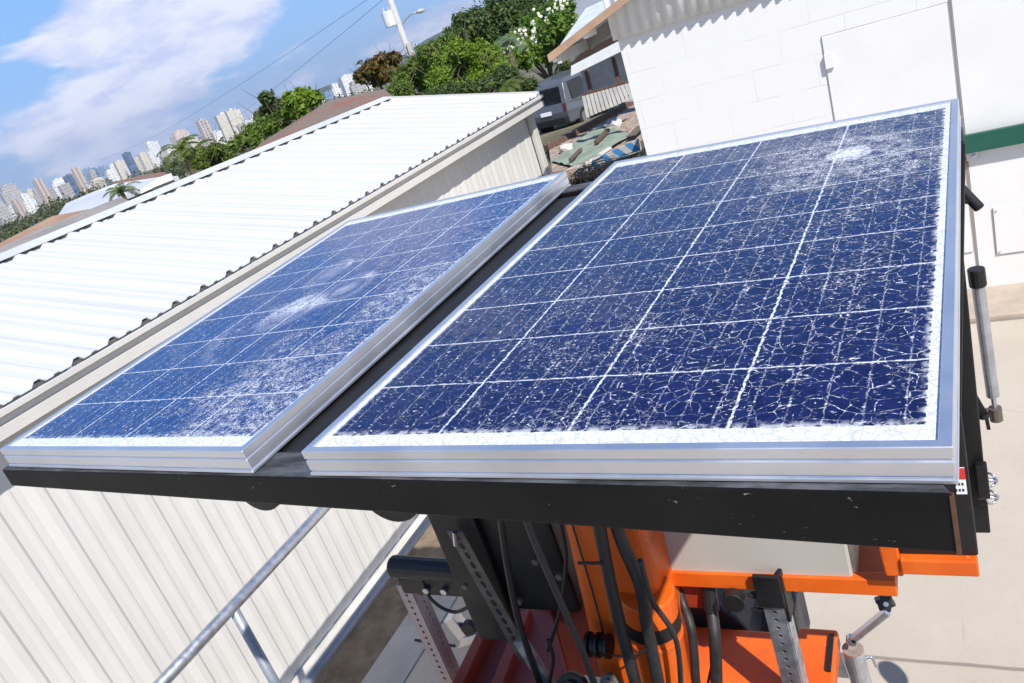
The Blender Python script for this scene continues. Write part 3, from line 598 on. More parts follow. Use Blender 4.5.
# black left column with slotted rail
k0 = on_y(480, 527, TY); k1 = on_y(556, 527, TY); k2 = on_y(548, 612, TY)
MB().box((k0.x-0.06, TY, k2.z), (k1.x-0.02, TY+0.14, 2.15)).build('upright_column', M['black'], tr, bevel=0.012)
s0 = on_y(447, 524, TY-0.05); s1 = on_y(488, 600, TY-0.05)
def slot_channel(p0, p1, wd, name, m):
    bm = MB(); n = 14; p0 = Vector(p0); p1 = Vector(p1)
    xax = Vector((1, 0, 0)); ax_ = (p1-p0)
    for k in range(n):
        c = p0+ax_*((k+0.5)/n); h = ax_/n/2; r = wd*0.16
        ring = [xax*(r*math.cos(R(22.5+45*i)))-ax_.normalized()*(r*1.7*math.sin(R(22.5+45*i))) for i in range(8)]
        sq = [xax*(wd/2)-h*0.45, xax*(wd*0.22)-h, -xax*(wd*0.22)-h, -xax*(wd/2)-h*0.45, -xax*(wd/2)+h*0.45, -xax*(wd*0.22)+h, xax*(wd*0.22)+h, xax*(wd/2)+h*0.45]
        cor = [xax*(wd/2)-h, -xax*(wd/2)-h, -xax*(wd/2)+h, xax*(wd/2)+h]
        bm.add([c+q for q in ring+sq+cor], [(i, 8+i, 8+(i+1) % 8, (i+1) % 8) for i in range(8)]+[(8, 16, 9), (10, 17, 11), (12, 18, 13), (14, 19, 15)])
    o = bm.build(name, m, tr); s_ = o.modifiers.new('thick', 'SOLIDIFY'); s_.thickness = 0.005; return o
M['slotm'] = mat('grimy_steel', (0.13, 0.115, 0.10), 0.6, 0.4, 0.3, 20)
slot_channel(on_y(455, 530, 1.55), on_y(527, 660, 1.55), 0.055, 'slotted_channel', M['slotm'])
MB().box((on_y(447, 527, 1.57).x-0.06, 1.575, 0.86), (on_y(447, 527, 1.57).x+0.10, 1.599, 2.15)).build('channel_plate', M['black'], tr, bevel=0.004)
MB().tube([on_y(455, 532, 1.53), on_y(456, 545, 1.53)], 0.008, 8).build('channel_pin', M['zinc'], tr)
# tongue of the channel, paler lower end
MB().bar(on_y(520, 640, 1.50), on_y(552, 690, 1.50), 0.045, 0.02, (0, 1, 0)).build('channel_foot', mat('chipped_cream_steel', (0.36, 0.32, 0.27), 0.7, 0.1, 0.4, 25), tr, bevel=0.003)
MB().box((-1.22, 1.76, 0.98), (-1.02, 1.96, 1.75)).build('dark_filler_box', M['blackpl'], tr, bevel=0.008)  # black box added to stand for the shade between column and mast
# hoses
def hose(pts, Y, r, name='hose', m=None):
    P = [on_y(x, y, yy) for (x, y), yy in zip(pts, Y)]
    return MB().tube(catmull(P, 10), r, 10).build(name, m or M['rubber'], tr, smooth=True)
hose([(590, 470), (600, 530), (612, 590), (624, 640), (640, 700)], [1.40]*5, 0.0165)
hose([(607, 470), (618, 530), (640, 585), (648, 630), (662, 700)], [1.42]*5, 0.0165)
hose([(520, 500), (534, 540), (560, 600), (582, 650), (600, 700)], [1.25]*5, 0.0085)
hose([(668, 560), (682, 600), (692, 634), (697, 700)], [1.70, 1.66, 1.60, 1.56], 0.013)
hose([(706, 560), (711, 604), (715, 640), (717, 700)], [1.70, 1.66, 1.60, 1.56], 0.017)
hose([(719, 640), (714, 655), (708, 683)], [1.62]*3, 0.004)
MB().tube([on_y(708, 580, 1.672), on_y(711.5, 610, 1.645)], 0.021, 12).build('hose_sleeve', M['blackpl'], tr)
hose([(500, 515), (508, 570), (520, 625), (545, 700)], [1.48]*4, 0.010)
hose([(560, 520), (566, 560), (560, 610), (548, 650)], [1.52]*4, 0.006)
hose([(640, 560), (652, 600), (676, 640), (682, 700)], [1.40]*4, 0.007)
hose([(420, 575), (432, 600), (455, 612), (478, 600)], [1.60]*4, 0.006)
for px, py in ((520, 600), (536, 560), (560, 575), (466, 585)):
    c = on_y(px, py, 1.53); MB().tube([c, c+Vector((0, -0.012, 0))], 0.011, 6).build('bolt', M['slotm'], tr)
# cable ties, thin wires on the mast
hose([(571, 520), (592, 590), (605, 640)], [1.488]*3, 0.003, 'wire')
MB().tube([on_y(612, 655, 1.395), on_y(632, 658, 1.385), on_y(650, 648, 1.395)], 0.003, 6).build('cable_tie', M['blackpl'], tr); MB().tube([on_y(578, 563, 1.39), on_y(602, 563, 1.38)], 0.004, 6).build('cable_tie', M['blackpl'], tr)
# wound reel / isolator left of the mast
rc = on_y(598, 645, 1.44)
mb = MB()
for k in range(5): mb.tube([rc+Vector((0.014*k-0.03, 0, 0)), rc+Vector((0.014*k-0.021, 0, 0))], 0.034 if k % 2 == 0 else 0.027, 20)
mb.build('cable_gland', M['blackpl'], tr, smooth=False)
# knob and box under shelf
kc = on_y(735, 596, 1.62); mb = MB(); mb.tube([kc, kc+Vector((0.0, -0.03, 0))], 0.030, 20); mb.tube([kc+Vector((-0.02, -0.015, -0.03)), kc+Vector((-0.02, -0.015, -0.045))], 0.006, 8); mb.build('shelf_knob', M['blackpl'], tr, bevel=0.004)
MB().box((on_y(672, 585, 1.67).x, 1.67, on_y(690, 608, 1.67).z), (on_y(702, 585, 1.67).x, 1.73, on_y(690, 580, 1.67).z)).build('hose_manifold', M['shaded_orange'], tr, bevel=0.004)
MB().box((-1.55, 0.70, 0.30), (-0.15, 1.36, 0.84)).build('trailer_box', M['black'], tr, bevel=0.01)  # unseen box added to stop ground light reaching under the panels
# chassis: lower deck, beams, fender
DZ = 0.62
a = on_z(640, 640, DZ); b = on_z(790, 645, DZ)
MB().box((-1.0, 1.60, DZ-0.06), (b.x+0.03, 1.93, DZ)).build('chassis_beam', M['orange'], tr, bevel=0.006)
q0 = on_z(800, 643, DZ+0.03); q1 = on_z(835, 645, DZ+0.03)
MB().box((q0.x-0.01, 1.55, DZ-0.03), (q1.x+0.005, 1.93, DZ+0.03)).build('jack_mount', M['orange'], tr, bevel=0.010)
MB().box((q1.x-0.018, 1.76, DZ+0.031), (q1.x-0.004, 1.90, DZ+0.040)).build('mount_slot', M['black'], tr)
# fender: curved navy mudguard
fp = [on_y(x, y, 1.95) for x, y in ((640, 603), (662, 599), (684, 599), (704, 602), (722, 609), (737, 619), (748, 631), (756, 646), (758, 668), (640, 668))]
MB().prism(fp, (0, 0.24, 0)).build('fender', M['navy'], tr, bevel=0.012)
bq0 = on_y(752, 612, 2.10); bq1 = on_y(800, 640, 2.10)
MB().box((bq0.x, 2.10, 0.30), (bq1.x, 2.30, bq0.z)).build('trailer_box', M['navy'], tr, bevel=0.01)  # navy battery box next to the fender
# front-left orange deck, the panels' shade put into its colour
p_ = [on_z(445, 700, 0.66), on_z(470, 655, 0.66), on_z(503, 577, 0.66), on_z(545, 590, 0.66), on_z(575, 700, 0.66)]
MB().prism(p_, (0, 0, -0.10)).build('deck_guard', M['shaded_orange'], tr, bevel=0.006)
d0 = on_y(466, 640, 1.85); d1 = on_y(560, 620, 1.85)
MB().prism([on_z(503, 578, 0.72), on_z(512, 576, 0.72), on_z(462, 683, 0.72), on_z(448, 690, 0.72)], (0, 0, -0.07)).build('deck_flange', M['shaded_orange'], tr, bevel=0.004)
MB().prism([on_z(520, 612, 0.70), on_z(530, 608, 0.70), on_z(500, 690, 0.70), on_z(488, 690, 0.70)], (0, 0, -0.06)).build('deck_flange', M['shaded_orange'], tr, bevel=0.004)
MB().box((-1.45, 1.95, 0.30), (-0.98, 2.05, 0.70)).build('bulkhead', M['shaded_orange'], tr, bevel=0.006)
for pz in ((540, 565), (545, 590)):
    a = on_y(pz[0], pz[1], 1.75); b = on_y(605, pz[1]+2, 1.75); MB().bar(a-Vector((0.05, 0, 0)), b, 0.05, 0.055).build('cross_member', M['shaded_orange'], tr, bevel=0.004)
# round couplings at the very bottom
for (px, py, r) in ((575, 688, 0.05), (612, 682, 0.028)):
    c = on_y(px, py, 1.45); mb = MB(); mb.tube([c, c+Vector((0, -0.02, 0.012))], r, 24); mb.tube([c+Vector((0, -0.02, 0.012)), c+Vector((0, -0.028, 0.017))], r*0.6, 20); mb.build('round_coupling', M['black' if r > 0.04 else 'slotm'], tr, bevel=0.003)
hose([(548, 640), (553, 660), (548, 690)], [1.48]*3, 0.006, 'curved_strap')
# jack with crank
jx = on_y(845, 650, 1.88); jt = on_y(853, 650, 1.88)
jk = MB().tube([(jt.x+0.02, 1.88, 0.05), (jt.x, 1.88, jt.z)], 0.030, 22).build('jack', M['galv'], tr, smooth=False, bevel=0.003)
MB().tube([(jt.x, 1.88, jt.z+0.0005), (jt.x, 1.88, jt.z+0.006)], 0.0305, 22).build('jack_cap', mat('rusty_jack_cap', (0.30, 0.23, 0.18), 0.7, 0.3, 0.3, 30), jk)
MB().hexa([(jt.x-0.075, 1.86, jt.z-0.10), (jt.x-0.02, 1.86, jt.z-0.10), (jt.x-0.02, 1.87, jt.z-0.10), (jt.x-0.075, 1.87, jt.z-0.10)], [(jt.x-0.065, 1.86, jt.z+0.0), (jt.x-0.03, 1.86, jt.z+0.0), (jt.x-0.03, 1.87, jt.z+0.0), (jt.x-0.065, 1.87, jt.z+0.0)]).build('jack_bracket', M['zinc'], jk, bevel=0.003)
hp = [(jt.x+0.03, 1.88, jt.z-0.03), (jt.x+0.048, 1.88, jt.z-0.025), (jt.x+0.056, 1.88, jt.z-0.06)]
MB().tube(catmull(hp), 0.004, 8).build('jack_hook', M['zinc'], jk, smooth=True)
j0 = on_y(852, 640, 1.86); j1 = on_y(862, 632, 1.86); j2 = on_y(888, 611, 1.86); j3 = on_y(885, 602, 1.83)
mb = MB(); mb.bar(j0, j2, 0.020, 0.024, (0, 1, 0)); mb.tube([j0+Vector((0, -0.012, 0)), j0+Vector((0, 0.012, 0))], 0.017, 16); mb.build('crank_arm', M['zinc'], jk, bevel=0.004)
def lobed(c, axis, r, L, name, parent):
    ax_ = Vector(axis).normalized(); u = ax_.orthogonal().normalized(); v = ax_.cross(u); n = 60; mb = MB(); vs = []
    for s_ in (0, 1):
        for i in range(n): a = 2*math.pi*i/n; q = r*(0.86+0.14*math.cos(6*a)); vs.append(Vector(c)+ax_*L*s_+(u*math.cos(a)+v*math.sin(a))*q)
    mb.add(vs, [tuple(range(n))[::-1], tuple(range(n, 2*n))]+[(i, (i+1) % n, n+(i+1) % n, n+i) for i in range(n)]); return mb.build(name, M['blackpl'], parent, bevel=0.004)
kd = (CC-j3).normalized(); kd = (kd+Vector((0.1, -0.2, -0.3))).normalized()
kn = lobed(j3-kd*0.02, kd, 0.026, 0.035, 'crank_knob', jk)
MB().tube([j3+kd*0.0152, j3+kd*0.0165], 0.007, 14).build('knob_screw', M['zinc'], kn)
# second crank whose shadow falls on the concrete (stands out at the trailer's right end)
k2c = Vector((0.24, 1.895, 0.80)); jk2 = MB().tube([(0.16, 1.62, 0.05), (0.16, 1.62, 0.62)], 0.030, 18).build('jack', M['galv'], tr, bevel=0.003)
MB().bar((0.16, 1.64, 0.63), (0.225, 1.80, 0.77), 0.012, 0.02).build('crank_arm', M['zinc'], jk2)
ka = Vector((0.10, 0.40, 0.75)).normalized(); MB().tube([k2c-ka*0.05, k2c-ka*0.045, k2c-ka*0.025, k2c, k2c+ka*0.025, k2c+ka*0.045, k2c+ka*0.05], [0.012, 0.026, 0.036, 0.039, 0.036, 0.026, 0.012], 18).build('crank_knob', M['blackpl'], jk2, smooth=True)
MB().box((-0.05, 1.60, 0.45), (0.14, 1.66, 0.52)).build('jack_mount', M['orange'], tr, bevel=0.006)
# latch pieces on the ground side (aluminium winch)
wv = on_y(462, 640, 1.92)
mb = MB(); mb.hexa([on_y(443, 622, 1.92), on_y(452, 618, 1.92), on_y(470, 640, 1.92), on_y(462, 645, 1.92)], [q+Vector((0, 0.05, 0)) for q in (on_y(443, 622, 1.92), on_y(452, 618, 1.92), on_y(470, 640, 1.92), on_y(462, 645, 1.92))])
mb.hexa([on_y(462, 640, 1.90), on_y(478, 634, 1.90), on_y(474, 644, 1.90), on_y(456, 650, 1.90)], [q+Vector((0, 0.06, 0)) for q in (on_y(462, 640, 1.90), on_y(478, 634, 1.90), on_y(474, 644, 1.90), on_y(456, 650, 1.90))])
wn_ = mb.build('winch', M['zinc'], tr, bevel=0.004)
mb = MB(); wc = on_y(472, 626, 1.95); mb.tube([wc, wc+Vector((0, -0.03, 0))], 0.036, 20); mb.build('winch_drum', M['blackpl'], wn_)
MB().tube([on_y(415, 640, 1.95), on_y(455, 646, 1.95)], 0.006, 8).build('winch_pin', M['black'], wn_)
# round black discs hanging under the beam
for (px, py, r) in ((254, 488, 0.052), (386, 494, 0.058)):
    c = on_y(px, py, 0.80); mb = MB(); mb.tube([c+Vector((0, 0, 0)), c+Vector((0, 0.02, 0)), c+Vector((0, 0.05, 0))], [r*0.96, r, r*0.7], 32); mb.build('beam_disc', M['blackpl'], tr, bevel=0.003)

# ---------------------------------------------------------------- broken panels
def cracked(name, impacts, dense, seedv, smooth_bands, CELL_A=(0.0050, 0.0066, 0.043), CELL_B=(0.0115, 0.0155, 0.088)):
    t = NT(name); uv = t.n('ShaderNodeUVMap'); uv.uv_map = 'UVMap'; v0 = uv.outputs[0]
    u, v, _ = t.xyz(v0)
    # slight displacement of everything by the shattered glass
    def off(vec, k):
        m = t.n('ShaderNodeMapping'); t.l(vec, m.inputs[0]); m.inputs['Location'].default_value = (k*3.1+seedv, k*1.7, 0); return m.outputs[0]
    n_fine = t.noise(off(v0, 1), 70, 3, 0.6); n_mid = t.noise(off(v0, 2), 9, 4, 0.6); n_big = t.noise(off(v0, 3), 2.6, 4, 0.55); n_glint = t.noise(off(v0, 4), 130, 2, 0.7); n_g2 = t.noise(off(v0, 9), 34, 3, 0.6)
    jit = t.m_('MULTIPLY', t.m_('SUBTRACT', n_fine, 0.5), 0.010)
    uj = t.m_('ADD', u, jit); vj = t.m_('ADD', v, t.m_('MULTIPLY', t.m_('SUBTRACT', t.noise(off(v0, 5), 60, 3), 0.5), 0.007))
    U0, U1, V0, V1 = 0.0235, 0.972, 0.056, 1.592
    cu = t.m_('MULTIPLY', t.m_('SUBTRACT', uj, U0), 4/(U1-U0)); cvv = t.m_('MULTIPLY', t.m_('SUBTRACT', vj, V0), 9/(V1-V0))
    def gridline(c, half, edge):   # 1 on the gaps between cells
        d = t.m_('SUBTRACT', 0.5, t.m_('ABSOLUTE', t.m_('SUBTRACT', t.m_('FRACT', c), 0.5)))
        return t.rng(d, half*0.6, half*1.3, 1, 0)
    gcol = gridline(cu, 0.0092, 0); grow = gridline(cvv, 0.0110, 0)
    # bus bars: 5 per cell, broken
    bb = t.m_('ABSOLUTE', t.m_('SUBTRACT', t.m_('FRACT', t.m_('MULTIPLY', cu, 5)), 0.5))
    bus = t.m_('MULTIPLY', t.rng(bb, 0.012, 0.030, 1, 0), t.rng(n_fine, 0.42, 0.58, 0.10, 0.75))
    dots = t.m_('MULTIPLY', t.rng(bb, 0.02, 0.07, 1, 0), t.rng(t.noise(t.scale(off(v0, 15), (60, 95, 1)), 1.0, 2, 0.6), 0.61, 0.67))
    inside = t.m_('MULTIPLY', t.m_('MULTIPLY', t.rng(uj, U0-0.001, U0+0.001), t.rng(uj, U1-0.001, U1+0.001, 1, 0)), t.m_('MULTIPLY', t.rng(vj, V0-0.001, V0+0.001), t.rng(vj, V1-0.001, V1+0.001, 1, 0)))
    # domain warp for the crack nets
    wv_ = t.n('ShaderNodeTexNoise'); t.l(off(v0, 6), wv_.inputs['Vector']); wv_.inputs['Scale'].default_value = 14; wv_.inputs['Detail'].default_value = 3
    wm = t.n('ShaderNodeVectorMath', operation='MULTIPLY_ADD'); t.l(wv_.outputs['Color'], wm.inputs[0]); wm.inputs[1].default_value = (0.035, 0.035, 0); t.l(v0, wm.inputs[2]); wp_ = wm.outputs[0]
    dns = None
    for (iu, iv, rad, amt) in dense:
        d = t.m_('POWER', t.m_('ADD', t.m_('POWER', t.m_('SUBTRACT', u, iu), 2.0), t.m_('POWER', t.m_('SUBTRACT', v, iv), 2.0)), 0.5)
        x = t.rng(d, 0, rad, amt, 0); dns = x if dns is None else t.m_('ADD', dns, x)
    dns = t.m_('ADD', dns, t.rng(n_big, 0.42, 0.66, 0.0, 0.36), clamp=True)
    e1 = t.vor(wp_, 32); e2 = t.vor(off(wp_, 7), 66); e3 = t.vor(off(wp_, 8), 120)
    lr = t.rng(t.m_('ADD', u, t.m_('MULTIPLY', t.m_('SUBTRACT', n_big, 0.5), 0.9)), 0.15, 0.80, 0.30, 1.15)
    c1 = t.m_('MULTIPLY', t.m_('MULTIPLY', t.rng(e1, 0.006, 0.026, 1, 0), t.rng(n_glint, 0.42, 0.60, 0.06, 1.0)), t.m_('MULTIPLY', t.rng(n_g2, 0.40, 0.58, 0.12, 1.0), lr))
    c2 = t.m_('MULTIPLY', t.m_('MULTIPLY', t.rng(e2, 0.010, 0.050, 1, 0), t.rng(n_glint, 0.42, 0.62)), t.rng(t.m_('ADD', n_mid, t.m_('MULTIPLY', dns, 0.45)), 0.57, 0.84))
    c3 = t.m_('MULTIPLY', t.m_('MULTIPLY', t.rng(e3, 0.02, 0.12, 1, 0), t.rng(n_g2, 0.40, 0.6)), t.rng(t.m_('ADD', n_mid, dns), 0.9, 1.35))
    # short slivers with glints painted as white streaks, mostly across the panel
    sl1 = t.noise(t.scale(off(wp_, 12), (60, 170, 1)), 1.0, 2, 0.6); sl2 = t.noise(t.scale(off(wp_, 13), (150, 70, 1)), 1.0, 2, 0.6)
    slv = t.m_('MAXIMUM', t.rng(sl1, 0.645, 0.70), t.m_('MULTIPLY', t.rng(sl2, 0.67, 0.72), 0.8)); slv = t.m_('MULTIPLY', slv, t.rng(n_mid, 0.36, 0.56, 0.15, 1.0))
    ck = t.m_('MAXIMUM', t.m_('MAXIMUM', c1, t.m_('MULTIPLY', c2, 0.85)), t.m_('MAXIMUM', t.m_('MULTIPLY', c3, 0.8), slv))
    haze = 0.0
    for (iu, iv, r0, ell, rings) in impacts:
        du = t.m_('SUBTRACT', u, iu); dv = t.m_('MULTIPLY', t.m_('SUBTRACT', v, iv), ell)
        r_ = t.m_('POWER', t.m_('ADD', t.m_('MULTIPLY', du, du), t.m_('MULTIPLY', dv, dv)), 0.5)
        rn = t.m_('ADD', r_, t.m_('MULTIPLY', t.m_('SUBTRACT', n_mid, 0.5), 0.05))
        core = t.m_('MULTIPLY', t.rng(t.m_('ADD', rn, t.m_('MULTIPLY', t.m_('SUBTRACT', n_g2, 0.5), r0*2.2)), r0*0.4, r0*1.6, 1.0, 0), t.rng(n_glint, 0.36, 0.50, 0.4, 1))
        rg = t.m_('ABSOLUTE', t.m_('SUBTRACT', t.m_('FRACT', t.m_('MULTIPLY', rn, rings)), 0.5))
        rings_ = t.m_('MULTIPLY', t.m_('MULTIPLY', t.rng(rg, 0.05, 0.19, 1, 0), t.rng(n_glint, 0.36, 0.56, 0.1, 1)), t.rng(r_, r0, r0*5.5, 0.85, 0))
        ang = t.m_('ARCTAN2', dv, du)
        sp_ = t.m_('ABSOLUTE', t.m_('SUBTRACT', t.m_('FRACT', t.m_('ADD', t.m_('MULTIPLY', ang, 7.0), t.m_('MULTIPLY', n_mid, 2.5))), 0.5))
        spk = t.m_('MULTIPLY', t.m_('MULTIPLY', t.rng(sp_, 0.04, 0.12, 1, 0), t.rng(n_g2, 0.42, 0.58)), t.rng(r_, r0, r0*5, 0.75, 0))
        ck = t.m_('MAXIMUM', ck, t.m_('MAXIMUM', core, t.m_('MAXIMUM', rings_, spk)))
    for (iu, iv, rad) in smooth_bands:   # areas where the glass is almost intact
        d = t.m_('POWER', t.m_('ADD', t.m_('POWER', t.m_('SUBTRACT', u, iu), 2.0), t.m_('POWER', t.m_('MULTIPLY', t.m_('SUBTRACT', v, iv), 0.6), 2.0)), 0.5)
        ck = t.m_('MULTIPLY', ck, t.rng(t.m_('ADD', d, t.m_('MULTIPLY', t.m_('SUBTRACT', n_mid, 0.5), 0.12)), rad*0.55, rad, 0.25, 1))
    # silicon: blue polycrystalline grain
    gr = t.n('ShaderNodeTexVoronoi'); t.l(t.scale(v0, (1, 0.8, 1)), gr.inputs['Vector']); gr.inputs['Scale'].default_value = 95
    grain = t.xyz(gr.outputs['Color'])[0]
    cell = t.mix(grain, CELL_A, CELL_B); cell = t.mix(t.rng(n_mid, 0.35, 0.7, 0, 0.5), cell, CELL_A)
    lines = t.m_('MAXIMUM', dots, t.m_('MAXIMUM', t.m_('MULTIPLY', t.m_('MAXIMUM', gcol, grow), t.rng(n_glint, 0.36, 0.52, 0.25, 1.0)), t.m_('MULTIPLY', bus, 0.55)))
    back = t.mix(t.rng(t.vor(off(wp_, 11), 60), 0.0, 0.12, 1, 0), (0.72, 0.73, 0.74), (0.50, 0.51, 0.52))
    # frayed edge of the cell area
    fr = t.m_('MULTIPLY', t.m_('SUBTRACT', 1.0, t.m_('MULTIPLY', t.m_('MULTIPLY', t.rng(uj, U0, U0+0.012), t.rng(uj, U1-0.012, U1, 1, 0)), t.m_('MULTIPLY', t.rng(vj, V0, V0+0.02), t.rng(vj, V1-0.012, V1, 1, 0)))), t.rng(n_fine, 0.4, 0.6))
    col = t.mix(lines, cell, (0.68, 0.69, 0.71)); col = t.mix(t.m_('MULTIPLY', fr, 0.7), col, (0.72, 0.73, 0.74)); col = t.mix(inside, back, col)
    ckc = t.m_('MULTIPLY', ck, 0.92, clamp=True); col = t.mix(ckc, col, (0.74, 0.76, 0.80))
    rough = t.m_('ADD', t.m_('MULTIPLY', ckc, 0.45), t.rng(n_mid, 0.3, 0.7, 0.06, 0.13))
    # every shard is tilted a little: its own facet normal
    vc = t.n('ShaderNodeTexVoronoi'); t.l(wp_, vc.inputs['Vector']); vc.inputs['Scale'].default_value = 32
    vc2 = t.n('ShaderNodeTexVoronoi'); t.l(off(wp_, 7), vc2.inputs['Vector']); vc2.inputs['Scale'].default_value = 66
    tilt = t.n('ShaderNodeVectorMath', operation='ADD'); t.l(vc.outputs['Color'], tilt.inputs[0]); t.l(vc2.outputs['Color'], tilt.inputs[1])
    ts = t.n('ShaderNodeVectorMath', operation='SUBTRACT'); t.l(tilt.outputs[0], ts.inputs[0]); ts.inputs[1].default_value = (1, 1, 1)
    tm = t.n('ShaderNodeVectorMath', operation='MULTIPLY'); t.l(ts.outputs[0], tm.inputs[0]); tm.inputs[1].default_value = (0.022, 0.022, 0)
    geo = t.n('ShaderNodeNewGeometry'); ta = t.n('ShaderNodeVectorMath', operation='ADD'); t.l(geo.outputs['Normal'], ta.inputs[0]); t.l(tm.outputs[0], ta.inputs[1])
    tn = t.n('ShaderNodeVectorMath', operation='NORMALIZE'); t.l(ta.outputs[0], tn.inputs[0])
    bmp = t.n('ShaderNodeBump'); bmp.inputs['Strength'].default_value = 0.5; bmp.inputs['Distance'].default_value = 0.002; t.l(ckc, bmp.inputs['Height']); t.l(tn.outputs[0], bmp.inputs['Normal'])
    t.l(bmp.outputs[0], t.b.inputs['Normal'])
    t.b.inputs['IOR'].default_value = 1.5
    return t.fin(col, rough, 0, 0.5)

def solar_panel(corners, label, matg, fw=0.0085):
    c = [pp(*q) for q in corners]   # FL FR BR BL of the top of the frame
    ctr = sum(c, Vector())/4; th_ = 0.035
    W = ((c[1]-c[0]).length+(c[2]-c[3]).length)/2; L = ((c[3]-c[0]).length+(c[2]-c[1]).length)/2
    def P(u, v, d): # bilinear, d below the top
        return (c[0]*(1-u)+c[1]*u)*(1-v)+(c[3]*(1-u)+c[2]*u)*v-PN*d
    # frame: four mitred extrusions with lip and grooves
    prof = [(0.0, 0.0), (0.0, 0.0115), (0.0018, 0.0115), (0.0018, 0.014), (0.0, 0.014), (0.0, 0.0285), (0.0018, 0.0285), (0.0018, 0.0305), (-0.0012, 0.0305), (-0.0012, 0.035), (0.022, 0.035), (0.022, 0.033), (0.004, 0.033), (0.004, 0.008), (0.0105, 0.008), (0.0105, 0.0)]
    mb = MB(); n = len(prof); rings = []
    for (su, sv) in ((0, 0), (1, 0), (1, 1), (0, 1)):
        k = len(mb.v)
        for (i, d) in prof:
            u = i/W if su == 0 else 1-i/W; v = i/L if sv == 0 else 1-i/L; mb.v.append(P(u, v, d))
        rings.append(k)
    for s in range(4):
        a = rings[s]; b = rings[(s+1) % 4]
        for i in range(n): j = (i+1) % n; mb.f.append((a+i, b+i, b+j, a+j)); mb.mi.append(0)
    fmb = mb
    # laminate: cells under the broken glass
    i = 0.0095; d = 0.0035; nu, nv = 24, 36; mb = MB(); uvs = []
    for b in range(nv+1):
        for a in range(nu+1):
            fu = i/W+(1-2*i/W)*a/nu; fv = i/L+(1-2*i/L)*b/nv; mb.v.append(P(fu, fv, d)); uvs.append((fu, fv*1.646))
    for b in range(nv):
        for a in range(nu): k = b*(nu+1)+a; mb.f.append((k, k+1, k+nu+2, k+nu+1)); mb.mi.append(0)
    lo = len(mb.v)
    o = mb.build('solar_panel', matg, tr); o['label'] = label; fmb.build('frame', M['alu'], o, bevel=0.0008, seg=1)
    ul = o.data.uv_layers.new(name='UVMap'); idx = np.zeros(len(o.data.loops), dtype=np.int32); o.data.loops.foreach_get('vertex_index', idx)
    ul.data.foreach_set('uv', np.array(uvs, dtype=np.float32)[idx].ravel())
    s_ = o.modifiers.new('thick', 'SOLIDIFY'); s_.thickness = 0.004; s_.offset = -1 if o.data.polygons[0].normal.z > 0 else 1
    return o
QR = [(300.5, 451.8), (953.2, 447), (958.5, 98), (614.7, 161.5)]; QL = [(-1, 449.5), (241.7, 451), (566, 171), (348, 220.6)]
M['glass_r'] = cracked('shattered_panel_near', [(0.765, 1.309, 0.033, 0.95, 12.0)], [(0.74, 1.30, 0.42, 0.9)], 0.0, [])
M['glass_l'] = cracked('shattered_panel_far', [(0.475, 0.705, 0.048, 0.7, 7.0), (0.60, 0.83, 0.034, 0.7, 7.0), (0.385, 1.01, 0.036, 0.6, 9.0)], [(0.85, 0.22, 0.42, 0.95), (0.9, 0.75, 0.35, 0.8), (0.5, 0.75, 0.22, 0.5)], 17.0, [(0.68, 0.74, 0.15), (0.50, 0.545, 0.14), (0.28, 0.95, 0.2), (0.52, 0.96, 0.12)], (0.003, 0.018, 0.098), (0.007, 0.037, 0.185))  # this panel's cells are bluer, sky reflection put into their colour
solar_panel(QR, 'cracked solar panel nearest the white building, with one round impact near its far right corner', M['glass_r'])
solar_panel(QL, 'cracked solar panel beside the shed roof, with pale impact patches in its middle', M['glass_l'])

# ================================================================ HANDRAIL beside the shed
hx = -2.30; hr_ = thing('pipe_railing', 'galvanised pipe railing running along the shed wall', 'railing', (hx, 2, 0))
za = on_x(165, 683, hx); zb2 = on_x(315, 515, hx); dirv = (zb2-za).normalized(); zr = (za.z+zb2.z)/2
MB().tube([(hx, -0.6, zr), (hx, 3.6, zr)], 0.0215, 18).build('top_rail', M['galv'], hr_, smooth=True)
m0 = on_x(305, 683, hx); m1 = on_x(430, 520, hx); zm_ = (m0.z+m1.z)/2
M['shaded_galv'] = mat('galvanised_shade_tone', (0.26, 0.285, 0.325), 0.5, 0.45, 0.12, 20)  # darker galvanised, shade on mid rail and posts put into the colour
MB().tube([(hx, -0.6, zm_), (hx, 3.6, zm_)], 0.0205, 18).build('mid_rail', M['shaded_galv'], hr_, smooth=True)
pp0 = on_x(235, 612, hx)
for y in (pp0.y, pp0.y+1.7):
    MB().tube([(hx, y, 0), (hx, y, zr-0.01)], 0.0185, 16).build('post', M['shaded_galv'], hr_, smooth=True)

